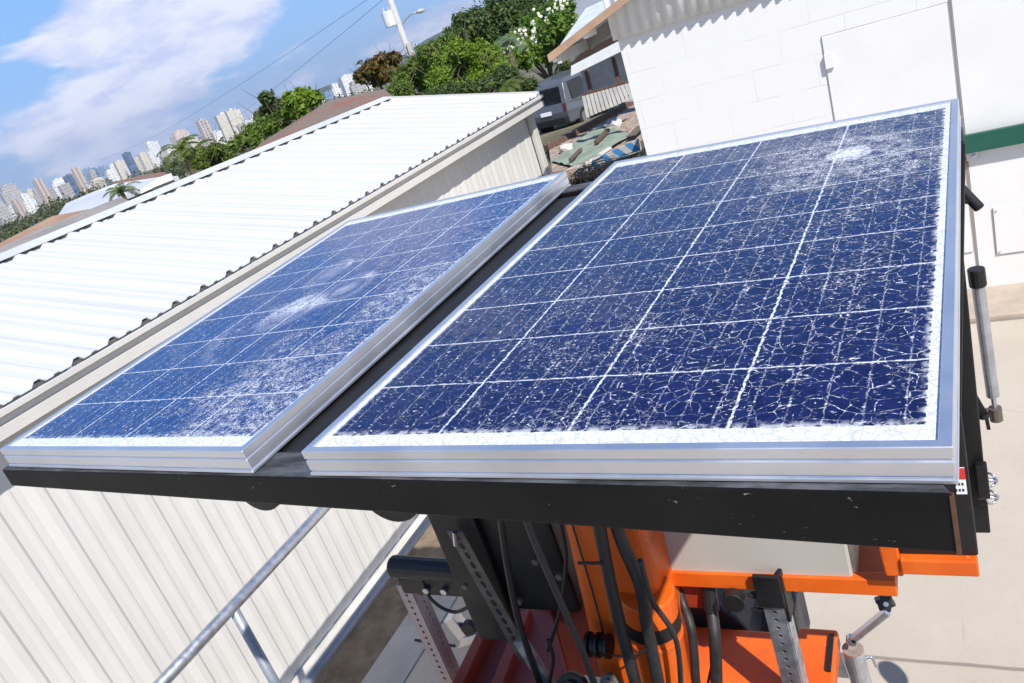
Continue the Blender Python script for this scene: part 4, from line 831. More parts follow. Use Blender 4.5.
# ================================================================ VEGETATION
def leaves(name, m, parent, centers, n, size, seed, squash=0.8, aspect=2.2, droop=0.25):
    """leaf-sized faces spread through clumps: centers = [(vec, radius)]"""
    r = np.random.default_rng(seed); C_ = np.array([c for c, _ in centers], float); Rr = np.array([q for _, q in centers], float)
    pw = Rr**2; k = r.choice(len(C_), n, p=pw/pw.sum())
    d = r.normal(size=(n, 3)); d /= np.linalg.norm(d, axis=1)[:, None]; rad = Rr[k]*(0.50+0.5*r.random(n)+0.35*r.random(n)**6)
    lump = 1+0.30*np.sin(d[:, 0]*7+k)*np.cos(d[:, 1]*6+k*2)+0.15*np.sin(d[:, 2]*15+k*3)*np.cos(d[:, 0]*13)
    P = C_[k]+d*(rad*lump)[:, None]*np.array([1, 1, squash])
    nrm = d*0.6+r.normal(size=(n, 3))*0.55+np.array([0, 0, 0.45]); nrm /= np.linalg.norm(nrm, axis=1)[:, None]
    t = np.cross(nrm, r.normal(size=(n, 3))); t /= np.linalg.norm(t, axis=1)[:, None]; t[:, 2] -= droop; t /= np.linalg.norm(t, axis=1)[:, None]
    b = np.cross(nrm, t); s = size*(0.6+0.8*r.random(n))[:, None]
    v = np.stack([P-t*s*0.5, P+b*s/aspect*0.5+nrm*s*0.06, P+t*s*0.5, P-b*s/aspect*0.5+nrm*s*0.06], axis=1).reshape(-1, 3)
    me = bpy.data.meshes.new(name); me.vertices.add(4*n); me.vertices.foreach_set('co', v.ravel().astype(np.float32))
    me.loops.add(4*n); me.loops.foreach_set('vertex_index', np.arange(4*n, dtype=np.int32)); me.polygons.add(n)
    me.polygons.foreach_set('loop_start', np.arange(0, 4*n, 4, dtype=np.int32)); me.polygons.foreach_set('loop_total', np.full(n, 4, dtype=np.int32)); me.update(); me.validate()
    me.materials.append(m); o = bpy.data.objects.new(name, me); COL.objects.link(o)
    if parent: attach(o, parent)
    return o
def limbs(base, targets, r0, name, parent, seed):
    r = random.Random(seed); mb = MB(); base = Vector(base); top = sum((Vector(t) for t in targets), Vector())/len(targets); fork = base.lerp(top, 0.55)
    mb.tube(catmull([base, base.lerp(fork, 0.5)+Vector((r.uniform(-.1, .1), r.uniform(-.1, .1), 0)), fork], 5), [r0*(1-0.4*i/10) for i in range(11)], 9)
    for t in targets:
        t = Vector(t); mid = fork.lerp(t, 0.5)+Vector((r.uniform(-.2, .2), r.uniform(-.2, .2), r.uniform(0, .2)))
        pts = catmull([fork-Vector((0, 0, 0.1)), mid, t], 5); mb.tube(pts, [r0*0.5*(1-0.8*i/(len(pts)-1)) for i in range(len(pts))], 7)
        for q in range(3):
            e = t+Vector((r.uniform(-1, 1), r.uniform(-1, 1), r.uniform(-.2, 1)))*0.5; mb.tube([mid.lerp(t, 0.5+0.15*q), e], [r0*0.18, r0*0.05], 5)
    return mb.build(name, M['bark'], parent, smooth=True)
def tree(name, label, blobs, D, m, n, size, seed, group=None, r0=0.12, cat='tree', squash=0.85):
    """blobs: (px, py, radius in px) of the crown's clumps, at horizontal distance D (each a bit nearer or farther)"""
    r = random.Random(seed); cs = []
    for (px, py, rp_) in blobs:
        Dd = D*(1+r.uniform(-0.05, 0.05)); p = far(px, py, Dd); fw = (p-CC).dot(MF); cs.append((tuple(p), rp_*fw/FPX))
    cx = sum(c[0][0] for c in cs)/len(cs); cyy = sum(c[0][1] for c in cs)/len(cs); g = gz(cx, cyy)
    t = thing(name, label, cat, (cx, cyy, g), group)
    leaves('crown', m, t, cs, n, size, seed)
    limbs((cx, cyy, g-0.1), [c[0] for c in cs[:7]], r0, 'trunk', t, seed)
    return t
TG = 'trees and shrubs beyond the shed'
tree('shade_tree', 'tall dark green tree at the top behind the bright bush', [(478, 28, 22), (500, 18, 24), (520, 10, 22), (470, 48, 16), (505, 40, 20), (530, 20, 16), (457, 38, 13), (443, 46, 9), (462, 22, 10)], 40, M['leaf_dark'], 24000, 0.22, 11, TG, 0.22)
tree('leafy_bush', 'bright yellow-green leafy bush just behind the shed ridge', [(450, 62, 16), (468, 66, 20), (482, 58, 18), (440, 80, 14), (500, 74, 14), (472, 86, 16), (460, 50, 12)], 14.5, M['leaf_bright'], 26000, 0.055, 12, TG, 0.08, 'bush')
tree('mango_tree', 'rounded mid green bush left of the bright bush, nearest the pole', [(430, 55, 14), (418, 70, 16), (404, 82, 14), (432, 80, 18), (446, 45, 12), (400, 92, 12)], 17, M['leaf_mid'], 18000, 0.07, 13, TG, 0.1, 'bush')
tree('dark_shrub', 'dark green shrub low along the shed roof end', [(470, 92, 12), (490, 90, 14), (450, 94, 12), (515, 88, 13), (505, 76, 12), (530, 85, 8), (430, 97, 9)], 13, M['leaf_dark'], 13000, 0.055, 14, TG, 0.06, 'shrub')
pt = tree('plumeria_tree', 'plumeria tree dotted with white flowers beside the house eave', [(540, 30, 20), (560, 28, 18), (520, 42, 14), (548, 50, 16), (574, 34, 12), (525, 56, 14), (506, 58, 10), (560, 10, 14)], 33, M['leaf_plumeria'], 16000, 0.20, 15, TG, 0.14)
def flowers(parent, blobs, D, n, size, seed):
    r = np.random.default_rng(seed); mb = MB()
    for i in range(n):
        px, py, rp_ = blobs[r.integers(len(blobs))]; a = r.random()*2*math.pi; q = rp_*math.sqrt(r.random())
        p = far(px+q*math.cos(a), py+q*math.sin(a), D*(0.955+0.03*r.random())); u = Vector(r.normal(size=3)).normalized(); n_ = ((CC-p).normalized()+u*0.5).normalized(); x = n_.orthogonal().normalized(); y = n_.cross(x)
        vs = [p+n_*size*0.1]; fs = []
        for k in range(5):
            a2 = 2*math.pi*k/5
            for da, rr_ in ((-0.45, 0.75), (0, 1.0), (0.45, 0.75)): vs.append(p+(x*math.cos(a2+da)+y*math.sin(a2+da))*size*rr_)
            fs.append((0, 1+3*k, 2+3*k, 3+3*k))
        mb.add(vs, fs)
    o = mb.build('blossom', M['petal'], parent); o['kind'] = 'stuff'
flowers(pt, [(540, 28, 22), (560, 26, 20), (524, 42, 15), (550, 48, 16), (574, 34, 13), (528, 54, 13), (508, 56, 10), (562, 10, 14)], 33, 260, 0.062, 4)
tree('rusty_tree', 'sparse rusty brown tree at the foot of the utility pole', [(370, 68, 9), (382, 62, 10), (394, 58, 7), (362, 76, 8), (398, 72, 8), (378, 78, 9), (388, 74, 8)], 26, M['leaf_autumn'], 3600, 0.17, 16, TG, 0.1)
tree('broadleaf_tree', 'dark open-crowned tree left of the brown shingle roof, topmost there', [(266, 98, 7), (272, 110, 9), (262, 116, 8), (280, 120, 10), (276, 104, 6), (284, 108, 8)], 20, M['leaf_dark'], 4200, 0.13, 17, TG, 0.08)
tree('banana_clump', 'light green leafy clump against the towers right of the dark tree', [(292, 100, 8), (302, 98, 9), (312, 98, 8), (298, 108, 8), (290, 112, 7)], 19, M['leaf_bright'], 2600, 0.20, 18, TG, 0.06, 'shrub')
tree('hedge_shrub', 'dense green hedge below the cream twin tower', [(252, 132, 9), (262, 128, 10), (243, 140, 8), (272, 126, 8), (235, 146, 7), (226, 150, 6), (256, 140, 8)], 17, M['leaf_mid'], 5200, 0.095, 19, TG, 0.06, 'hedge')
tree('garden_shrub', 'mixed green shrub right of the palm by the shed ridge', [(205, 154, 8), (216, 150, 8), (222, 158, 7), (210, 164, 8), (198, 164, 7), (230, 156, 6)], 15, M['leaf_mid'], 3200, 0.08, 20, TG, 0.05, 'shrub')
tree('garden_tree', 'small dark tree beside the silver van under the eave', [(565, 66, 7), (570, 72, 7), (560, 76, 6), (566, 80, 5)], 31, M['leaf_dark'], 2600, 0.09, 21, TG, 0.06)

def palm(name, label, px, py, D, nf, L, m, seed, trunk_h=None, group=TG, lw=0.03, cat='palm', fan=False):
    r = random.Random(seed); top = far(px, py, D); g = gz(top.x, top.y); t = thing(name, label, cat, (top.x, top.y, g), group)
    mb = MB()
    for i in range(nf):
        az = 2*math.pi*(i/nf)+r.uniform(-.2, .2); el = R(r.uniform(20, 80)); Lf = L*r.uniform(0.75, 1.05); h = Vector((math.cos(az), math.sin(az), 0)); pts = []
        for k in range(9):
            s = k/8; a = el-s*s*R(95); 
            pts.append(top if k == 0 else pts[-1]+(h*math.cos(el-R(100)*s)+Vector((0, 0, 1))*math.sin(el-R(100)*s))*Lf/8)
        mb.tube(pts, [0.014*L*(1-0.85*k/8) for k in range(9)], 5)
        side = h.cross(Vector((0, 0, 1)))
        for k in range(2, 33):
            s = k/33; j = min(7, int(s*8)); p = pts[j].lerp(pts[j+1], s*8-j); dd = (pts[j+1]-pts[j]).normalized(); ll = Lf*0.30*math.sin(math.pi*min(1, s*0.9+0.1))**0.7
            for sg in (-1, 1):
                e = p+(side*sg*0.8+dd*0.6+Vector((0, 0, -0.35+r.uniform(-.15, .15))))*ll; mid = p.lerp(e, 0.5)+Vector((0, 0, ll*0.08)); wv2 = dd*lw*L*0.5
                mb.add([p-wv2*0.6, p+wv2*0.6, mid+wv2, e, mid-wv2], [(0, 1, 2, 4), (4, 2, 3)])
    f = mb.build('fronds', m, t)
    MB().tube(catmull([(top.x, top.y, g-0.2), (top.x+0.05, top.y, (g+top.z)/2), top], 6), [0.10*L*(1.1-0.3*i/12) for i in range(13)], 10).build('trunk', M['bark'], t, smooth=True)
    return t
palm('coconut_palm', 'tall palm rising left over the shed ridge before the towers', 181, 150, 22, 13, 0.75, M['leaf_palm'], 31)
palm('coconut_palm', 'shorter bushy palm right of the tall palm', 197, 152, 21, 12, 0.62, M['leaf_palm'], 32)
palm('yellow_palm', 'yellowing palm beside the far shed corner', 506, 88, 11.5, 13, 0.34, M['leaf_palm'], 33)
palm('roof_palm', 'small palm in front of the grey warehouse roof', 122, 193, 34, 11, 0.9, M['leaf_palm'], 34)
def fanpalm(label, px, py, D, seed):
    top = far(px, py, D); g = gz(top.x, top.y); t = thing('fan_palm', label, 'palm', (top.x, top.y, g), TG); r = random.Random(seed); mb = MB()
    for i in range(7):
        az = r.uniform(0, 6.28); el = R(r.uniform(15, 75)); dv = Vector((math.cos(az)*math.cos(el), math.sin(az)*math.cos(el), math.sin(el))); c = top+dv*0.22
        mb.tube([top, c], 0.012, 5); x = dv; y = dv.orthogonal().normalized()
        for k in range(18):
            a = R(-110+220*k/17); e = c+(x*math.cos(a)+y*math.sin(a))*0.20; n1 = (x*math.cos(a+0.07)+y*math.sin(a+0.07))*0.14; n2 = (x*math.cos(a-0.07)+y*math.sin(a-0.07))*0.14
            mb.add([c, c+n1, e+Vector((0, 0, -0.04)), c+n2], [(0, 1, 2, 3)])
    mb.build('fronds', M['leaf_fan'], t); MB().tube([(top.x, top.y, g-0.1), top], 0.07, 8).build('trunk', M['bark'], t)
fanpalm('pale fan palm between the bright bush and the plumeria', 509, 52, 17.5, 1)
fanpalm('grey-green fan palm at the left end of the bright bush', 446, 62, 19, 2)

# ================================================================ UTILITY POLE
up = far(412, 62, 34); ut = far(391, -6, 34)
pg = gz(up.x, up.y); pole = thing('utility_pole', 'pale utility pole with transformer can and street lamp', 'utility pole', (up.x, up.y, pg))
ptop = Vector((up.x, up.y, ut.z+0.6))
MB().tube([(up.x, up.y, pg-0.2), ptop], [0.16, 0.11], 14).build('pole', M['concrete_pole'], pole, smooth=True)
tcn = far(393.5, 17, 34); tcn = Vector((tcn.x, tcn.y, tcn.z))
sdv = MR.copy(); sdv.z = 0; sdv.normalize(); tx = up-sdv*0.30; 
tzt = far(391, 10, 34).z; tzb = far(396, 25, 34).z
tf = MB().tube([(tx.x, tx.y, tzb), (tx.x, tx.y, tzt)], 0.23, 20).build('transformer', mat('transformer_paint', (0.62, 0.64, 0.64), 0.5), pole, bevel=0.02)
for dx in (-0.1, 0.1): MB().tube([(tx.x+sdv.x*dx, tx.y+sdv.y*dx, tzt), (tx.x+sdv.x*dx, tx.y+sdv.y*dx, tzt+0.16)], [0.04, 0.025], 8).build('bushing', M['concrete_pole'], tf)
la_ = far(403, 31, 34).z; lz = far(413, 14, 34).z; arm = [Vector((up.x, up.y, la_)), Vector((up.x, up.y, la_+0.25))+sdv*0.12, Vector((up.x, up.y, lz))+sdv*0.55, Vector((up.x, up.y, lz+0.02))+sdv*0.85]
am = MB().tube(catmull(arm), 0.03, 8).build('lamp_arm', M['galv'], pole, smooth=True)
MB().tube([arm[3]-sdv*0.05, arm[3]+sdv*0.12+Vector((0, 0, -0.01)), arm[3]+sdv*0.3+Vector((0, 0, -0.02))], [0.05, 0.09, 0.04], 10).build('lamp_head', M['concrete_pole'], pole, smooth=True)
bz0 = far(413, 58, 34).z; bz1 = far(406, 43, 34).z; bxp = up+sdv*0.12-MF*0.1
MB().bar(Vector((bxp.x, bxp.y, bz0)), Vector((bxp.x, bxp.y, bz1)), 0.34, 0.2, sdv).build('meter_box', M['concrete_pole'], pole, bevel=0.02)
MB().bar(ptop-sdv*0.7-Vector((0, 0, 0.25)), ptop+sdv*0.7-Vector((0, 0, 0.25)), 0.09, 0.1).build('cross_arm', M['wood'], pole)
# power lines, hung from the pole towards the city on the left
M['wire'] = mat('power_cable', (0.16, 0.17, 0.2), 0.6)
for k, (label, pa, pb) in enumerate((('upper sagging power line across the sky', (372, 0), (100, 160)), ('lower sagging power line across the sky', (404, 6), (150, 170)))):
    a = ptop-Vector((0, 0, 0.2+0.5*k))+sdv*(0.4-0.7*k); b = far(pb[0], pb[1], 150); pts = []
    for i in range(25): s = i/24; q = a.lerp(b, s); q.z -= 2.2*4*s*(1-s)*0.35; pts.append(q)
    tag(MB().tube(pts, 0.009, 5).build('power_line', M['wire']), label, 'power line', 'power lines')

# ================================================================ HOUSES AND ROOFS BETWEEN
def roof_house(name, label, eave, ridge_, De, Dr, m, wallm, cat='house', second=None, thick=0.12):
    """eave and ridge: pixel polylines left to right; roof face from eave (nearer) to ridge (farther), a far slope, walls below"""
    E_ = [far(x, y, De if not isinstance(De, (list, tuple)) else De[i]) for i, (x, y) in enumerate(eave)]; R_ = [far(x, y, Dr if not isinstance(Dr, (list, tuple)) else Dr[i]) for i, (x, y) in enumerate(ridge_)]
    c = sum(E_+R_, Vector())/len(E_+R_); g = gz(c.x, c.y); t = thing(name, label, cat, (c.x, c.y, g))
    mb = MB(); mb.prism(E_+R_[::-1], (0, 0, -thick)); mb.build('roof', m, t)
    back = [Vector((p.x*1.12, p.y*1.12, p.z-(R_[0]-E_[0]).length*0.25-0.4)) for p in R_]
    mb = MB(); mb.prism([p-Vector((0, 0, 0.002)) for p in R_]+[p for p in back[::-1]], (0, 0, -thick)); mb.build('roof', m, t)
    inn = lambda p: c.lerp(p, 0.93)
    base = [inn(E_[0]), inn(E_[-1]), inn(back[-1]), inn(back[0])]
    lo = [Vector((p.x, p.y, gz(p.x, p.y)-0.3)) for p in base]; hi = [Vector((p.x, p.y, min(E_[0].z, E_[-1].z, back[0].z, back[-1].z)-thick)) for p in base]
    MB().hexa(lo, hi).build('wall', wallm, t)
    return t
roof_house('shingle_house', 'house with long faded brown shingle roof behind the shed ridge', [(235, 168), (300, 140), (400, 102)], [(262, 142), (330, 100), (384, 89)], [11, 11, 11.5], [15, 15.5, 15], M['shingle'], M['beige'])
roof_house('tan_house', 'house with tan brown hip roof at the left edge', [(-30, 262), (20, 246), (110, 206)], [(-10, 248), (52, 216), (100, 207)], [22, 22, 23], [26, 27, 26], M['tanroof'], M['beige'])
roof_house('grey_roof_house', 'strip of grey-brown roof between the tan roof and the shed ridge', [(-40, 282), (40, 248), (140, 205)], [(-20, 257), (35, 231), (120, 197)], [15, 15, 16], [18.5, 18.5, 19], M['greyroof2'], M['beige'])
w_ = roof_house('warehouse', 'long pale grey metal warehouse roof before the city', [(52, 224), (83, 213), (150, 185), (178, 176)], [(66, 203.5), (90, 193), (114, 184), (166, 176)], [52, 52, 55, 56], [75, 75, 75, 72], M['metalroof'], M['dark'], 'warehouse', thick=0.25)
roof_house('brown_strip_house', 'dark brown low roof just above the warehouse at right', [(112, 184), (140, 180), (168, 176)], [(118, 181), (142, 175), (164, 172)], [78, 78, 78], [86, 86, 86], M['shingle'], M['beige'])
p1 = [far(-12, 274, 14), far(22, 260, 14.5), far(34, 256.5, 16), far(8, 261, 17)]
tag(MB().prism(p1, (0, 0, -0.05)).build('roof_solar_array', M['pvroof']), 'dark blue solar array on the roof at the left edge', 'solar array')
roof_house('white_gable_house', 'small white gable roof right of the tall palm', [(140, 190), (152, 184), (172, 176)], [(150, 183), (160, 177), (171, 173)], [30, 30, 30], [32, 33, 32], M['whitepaint'], M['beige'])
uh = roof_house('hillside_house', 'grey roofed house above the eave at the top', [(575, 22), (600, 12), (628, -4)], [(560, 10), (585, -2), (620, -16)], [60, 60, 60], [68, 68, 68], mat('slate_grey_roof', (0.24, 0.25, 0.27), 0.8), M['greywall'])

# neighbour's porch, van, picket railing, yard things seen through the gap
PY = 15.0
ph = thing('porch_house', 'shaded porch house behind the picket railing', 'house', tuple(on_y(605, 90, PY)))
a = on_y(571, 76, PY); b = on_y(634, 45, PY); c = on_y(571, 66, PY); MB().prism([a, b, on_y(634, 33, PY), c], (0, 0.12, 0)).build('porch_beam', M['whitepaint'], ph)
a = on_y(588, 62, PY+0.5); MB().prism([on_y(566, 68, PY+.5), on_y(634, 36, PY+.5), on_y(634, 20, PY+.5), on_y(600, 34, PY+.5)], (0, 0.1, 0)).build('gable_board', M['brownwall'], ph)
w0 = [on_y(586, 105, PY+2.2), on_y(650, 100, PY+2.2), on_y(636, 44, PY+2.2), on_y(580, 66, PY+2.2)]; MB().prism(w0, (0, 0.15, 0)).build('wall', M['greywall'], ph)
for x0, y0, x1, y1 in ((585, 66, 592, 96), (613, 56, 619, 84)):
    MB().bar(on_y(x0, y0, PY+0.3), on_y(x1, y1, PY+0.3), 0.07, 0.07, (0, 1, 0)).build('porch_post', M['wood'], ph)
MB().prism([on_y(560, 74, PY+0.1)+Vector((0, 0, 0.35)), on_y(640, 40, PY+0.1)+Vector((0, 0, 0.35)), on_y(640, 40, PY+0.1)+Vector((0, 2.4, 0.9)), on_y(560, 74, PY+0.1)+Vector((0, 2.4, 0.9))], (0, 0, 0.05)).build('porch_roof', M['bluewhite'], ph)
FY = 14.6
fr = thing('picket_railing', 'weathered white picket railing in front of the porch', 'railing', tuple(on_y(605, 110, FY)))
for k in range(13):
    s = k/12; t0 = on_y(583.5+46*s, 96-13*s, FY); b0 = on_y(588+48*s, 117-20*s, FY)
    MB().bar(t0, b0, 0.06, 0.02, (0, 1, 0)).build('picket', mat('chalky_white', (0.60, 0.57, 0.53), 0.8) if k == 0 else bpy.data.materials['chalky_white'], fr)
MB().bar(on_y(582, 95.5, FY+0.03), on_y(634, 80.5, FY+0.03), 0.06, 0.05, (0, 1, 0)).build('top_rail', M['wood'], fr)
MB().bar(on_y(586, 112, FY+0.03), on_y(638, 92, FY+0.03), 0.06, 0.04, (0, 1, 0)).build('bottom_rail', M['wood'], fr)

def van():
    base = on_z(553, 138, -1.25); D_ = base
    yaw = R(14); fw = Vector((math.sin(yaw), math.cos(yaw), 0)); rt = Vector((fw.y, -fw.x, 0)); 
    t = thing('parked_van', 'silver van parked between the shed corner and the porch', 'van', tuple(base))
    L, Wd, H_ = 4.4, 1.75, 1.75
    def Q(f, s, z): return base+fw*f+rt*s+Vector((0, 0, z))
    prof = [(0.05, 0.35), (0.0, 0.75), (0.06, 0.98), (0.28, 1.60), (0.55, 1.72), (2.3, 1.75), (2.75, 1.62), (3.45, 1.08), (4.2, 0.90), (4.4, 0.65), (4.35, 0.35)]
    def inset(z): return 0.0 if z < 1.0 else 0.14*(z-1.0)/0.75
    lo = [Q(f, -Wd/2+inset(z), z) for f, z in prof]; hi = [Q(f, Wd/2-inset(z), z) for f, z in prof]
    body = MB().hexa(lo, hi).build('body', mat('silver_paint', (0.13, 0.14, 0.155), 0.28, 0.35, 0.03), t, bevel=0.05, seg=3)
    glass = mat('dark_glass', (0.012, 0.014, 0.016), 0.08)
    def s_(f, z, sg, o): return Q(f, sg*(Wd/2-inset(z)+o), z)
    n_ = fw*-0.012
    MB().hexa([Q(0.085, -0.68, 1.02)+n_, Q(0.085, 0.68, 1.02)+n_, Q(0.255, 0.60, 1.52)+n_, Q(0.255, -0.60, 1.52)+n_], [Q(0.085, -0.68, 1.02)-n_, Q(0.085, 0.68, 1.02)-n_, Q(0.255, 0.60, 1.52)-n_, Q(0.255, -0.60, 1.52)-n_]).build('rear_window', glass, t)
    for a, b in ((0.45, 1.35), (1.45, 2.2), (2.28, 3.0)):
        tz = 1.58 if b < 2.5 else 1.45
        for sg in (-1, 1): MB().hexa([s_(a, 1.04, sg, -0.01), s_(b, 1.04, sg, -0.01), s_(b-(0.28 if b > 2.5 else 0.04), tz, sg, -0.01), s_(a+0.06, tz, sg, -0.01)], [s_(a, 1.04, sg, 0.006), s_(b, 1.04, sg, 0.006), s_(b-(0.28 if b > 2.5 else 0.04), tz, sg, 0.006), s_(a+0.06, tz, sg, 0.006)]).build('side_window', glass, t)
    for f in (0.85, 3.45):
        for sg in (-1, 1):
            wl = MB().tube([Q(f, sg*(Wd/2-0.19), 0.33), Q(f, sg*(Wd/2+0.01), 0.33)], 0.33, 24).build('wheel', M['rubber'], t, bevel=0.03)
            MB().tube([Q(f, sg*(Wd/2+0.011), 0.33), Q(f, sg*(Wd/2+0.02), 0.33)], 0.2, 18).build('rim', M['zinc'], wl)
    for sg in (-1, 1): MB().box((0, 0, 0), (0.001, 0.001, 0.001)); MB().hexa([Q(0.0, sg*0.72, 0.78), Q(0.0, sg*0.85, 0.78), Q(0.05, sg*0.84, 1.0), Q(0.05, sg*0.72, 1.0)], [q-fw*0.02 for q in (Q(0.0, sg*0.72, 0.78), Q(0.0, sg*0.85, 0.78), Q(0.05, sg*0.84, 1.0), Q(0.05, sg*0.72, 1.0))]).build('tail_light', bpy.data.materials.get('dull_lens') or mat('dull_lens', (0.10, 0.012, 0.010), 0.3), t)
    MB().hexa([Q(0.03, -0.8, 0.38), Q(0.03, 0.8, 0.38), Q(0.03, 0.8, 0.58), Q(0.03, -0.8, 0.58)], [Q(-0.09, -0.76, 0.38), Q(-0.09, 0.76, 0.38), Q(-0.09, 0.76, 0.58), Q(-0.09, -0.76, 0.58)]).build('bumper', M['blackpl'], t, bevel=0.02)
    MB().hexa([Q(-0.004, -0.22, 0.72), Q(-0.004, 0.22, 0.72), Q(0.01, 0.22, 0.84), Q(0.01, -0.22, 0.84)], [q-fw*0.015 for q in (Q(-0.004, -0.22, 0.72), Q(-0.004, 0.22, 0.72), Q(0.01, 0.22, 0.84), Q(0.01, -0.22, 0.84))]).build('number_plate', M['white'], t)
van()
# timber edging, tarp, striped board, cement slab, debris
M['tarp'] = mat('faded_green_tarp', (0.22, 0.265, 0.20), 0.85, 0, 0.2, 3, (0.33, 0.33, 0.26), 0.6)
tp = [(560, 160), (580, 143), (607, 127), (627, 137), (612, 156), (575, 168)]
mb = MB(); G = 10
P4 = [on_z(*q, 0.0) for q in ((552, 163), (600, 126), (634, 136), (580, 171))]
for j in range(G+1):
    for i in range(G+1):
        a = P4[0].lerp(P4[1], i/G); b = P4[3].lerp(P4[2], i/G); q = a.lerp(b, j/G); mb.v.append((q.x, q.y, 0.02+0.05*rng.random()))
for j in range(G):
    for i in range(G): k = j*(G+1)+i; mb.f.append((k, k+1, k+G+2, k+G+1)); mb.mi.append(0)
tag(mb.build('green_tarp', M['tarp'], smooth=True), 'faded green tarp spread on the yard', 'tarp')
tag(MB().bar(on_z(546, 148, 0.06), on_z(640, 98, 0.06), 0.14, 0.12).build('timber_edging', M['wood'], bevel=0.01), 'dark timber edging between the gravel and the van', 'timber')
tag(MB().prism([on_z(551, 176, .07), on_z(578, 164, .07), on_z(590, 170, .07), on_z(556, 185, .07)], (0, 0, -0.07)).build('cement_slab', mat('pale_cement', (0.45, 0.43, 0.40), 0.85, 0, 0.1), bevel=0.01), 'pale cement slab at the foot of the tarp', 'slab')
tag(MB().bar(on_z(585, 166, .12), on_z(640, 146, .12), 0.12, 0.14).build('concrete_kerb', mat('kerb_cement', (0.52, 0.47, 0.40), 0.85, 0, 0.15), bevel=0.01), 'low cement kerb behind the striped board', 'kerb')
def stripes():
    t = NT('blue_white_stripes'); v = t.tc('Object'); x, y, z = t.xyz(v); f = t.m_('FRACT', t.m_('MULTIPLY', t.m_('ADD', t.m_('ADD', x, t.m_('MULTIPLY', z, 0.8)), t.m_('MULTIPLY', t.noise(v, 6, 2), 0.06)), 4.4))
    return t.fin(t.mix(t.rng(f, 0.47, 0.53), (0.06, 0.24, 0.48), (0.50, 0.48, 0.44)), 0.6)
q0 = on_y(590, 171, 10.6); q1 = on_y(640, 150, 10.6); MBs = MB().prism([q0, q1, on_y(638, 139, 10.6), on_y(592, 160, 10.6)], (0, 0.04, 0))
tag(MBs.build('striped_board', stripes(), bevel=0.004), 'blue and white striped board leaning behind the fence', 'board')
def debris(px, py, label, name, m, s, seed):
    r = random.Random(seed); p = on_z(px, py, 0.06); mb = MB()
    bm = bmesh.new(); bmesh.ops.create_icosphere(bm, subdivisions=2, radius=s)
    for v_ in bm.verts: v_.co *= 1+r.uniform(-.28, .28); v_.co.z *= 0.6
    mb.add([v_.co+p for v_ in bm.verts], [tuple(v_.index for v_ in f.verts) for f in bm.faces]); bm.free()
    tag(mb.build(name, m), label, 'debris')
debris(613, 125, 'pale grey rubble lump on the green tarp', 'rubble', M['concrete_pole'], 0.19, 1)
debris(566, 149, 'cream rock at the left of the tarp', 'rock', M['beige'], 0.15, 2)
tag(MB().bar(on_z(596, 142, .12), on_z(608, 130, .12), 0.08, 0.06).build('dark_plank', M['wood'], bevel=0.005), 'short dark plank lying on the green tarp', 'plank')

for k_, (px, py, nm, lb, mm, w0_, h0_) in enumerate(((622, 118, 'plank', 'grey plank leaning beside the rubble on the tarp edge', 'soffit', 0.07, 0.05), (575, 157, 'plank', 'short brown plank by the cream rock', 'bark', 0.06, 0.05), (604, 152, 'plank', 'bleached plank near the striped board', 'beige', 0.07, 0.04), (636, 133, 'plank', 'dark board flat beside the building corner', 'bark', 0.18, 0.02))):
    a = on_z(px-5, py+3, 0.10); b = on_z(px+6, py-4-k_ % 2*4, 0.10); tag(MB().bar(a, b, w0_, h0_).build(nm, M[mm], bevel=0.004), lb, 'plank')
# chain-link fence with dead vines
FYY = 7.6
cf = thing('chain_link_fence', 'chain link fence tangled with dead brown vines in the gap', 'fence', (-2.6, FYY, 0))
fx0, fx1, fz = -3.6, -1.9, 0.98
mb = MB(); st_ = 0.055
for k in range(int((fx1-fx0+fz)/st_)+1):
    for sg in (1, -1):
        x0 = fx0-fz+k*st_ if sg > 0 else fx0+k*st_; pts = []
        for (xx, zz) in ((x0, 0), (x0+sg*fz, fz)):
            pts.append((xx, zz))
        (xa, z_a), (xb, z_b) = pts
        def cl(x):
            return z_a+(x-xa)/(xb-xa)*(z_b-z_a)
        lo_, hi_ = sorted((xa, xb)); a_ = max(lo_, fx0); b_ = min(hi_, fx1)
        if b_-a_ > 0.01: mb.tube([(a_, FYY+0.002*sg, cl(a_)), (b_, FYY+0.002*sg, cl(b_))], 0.0016, 4, False)
mb.build('mesh_panel', M['twig'], cf)
for x in (fx0, -2.75, fx1): MB().tube([(x, FYY+0.03, 0), (x, FYY+0.03, fz+0.03)], 0.022, 10).build('post', M['galv'], cf)
mb = MB(); r = random.Random(5)
for k in range(420):
    x = r.uniform(fx0, -2.3); z = 0.0; p = Vector((x, FYY+r.uniform(-.06, .12), r.uniform(0.35, 0.95))); pts = [p]
    d = Vector((r.uniform(-1, 1), r.uniform(-.3, .3), r.uniform(0.2, 1)))
    for i in range(6):
        d = (d+Vector((r.uniform(-.8, .8), r.uniform(-.4, .4), r.uniform(-.7, .6)))).normalized(); q = pts[-1]+d*0.10; q.z = max(0.02, min(q.z, 1.02)); pts.append(q)
    mb.tube(catmull(pts, 3), r.uniform(0.002, 0.005), 5)
vn = tag(mb.build('dead_vine', M['twig']), 'tangle of dry brown vine stems on the chain link fence', 'vine', kind='stuff')
o = leaves('dry_leaves', leafm('dry_brown_leaves', (0.09, 0.05, 0.03), (0.20, 0.12, 0.07)), None, [((fx0+0.1+0.09*i, FYY+0.16, 0.50+0.14*(i % 3)), 0.24) for i in range(14)], 16000, 0.045, 44)
tag(o, 'dry brown leaf litter caught along the chain link fence', 'dead leaves', kind='stuff')

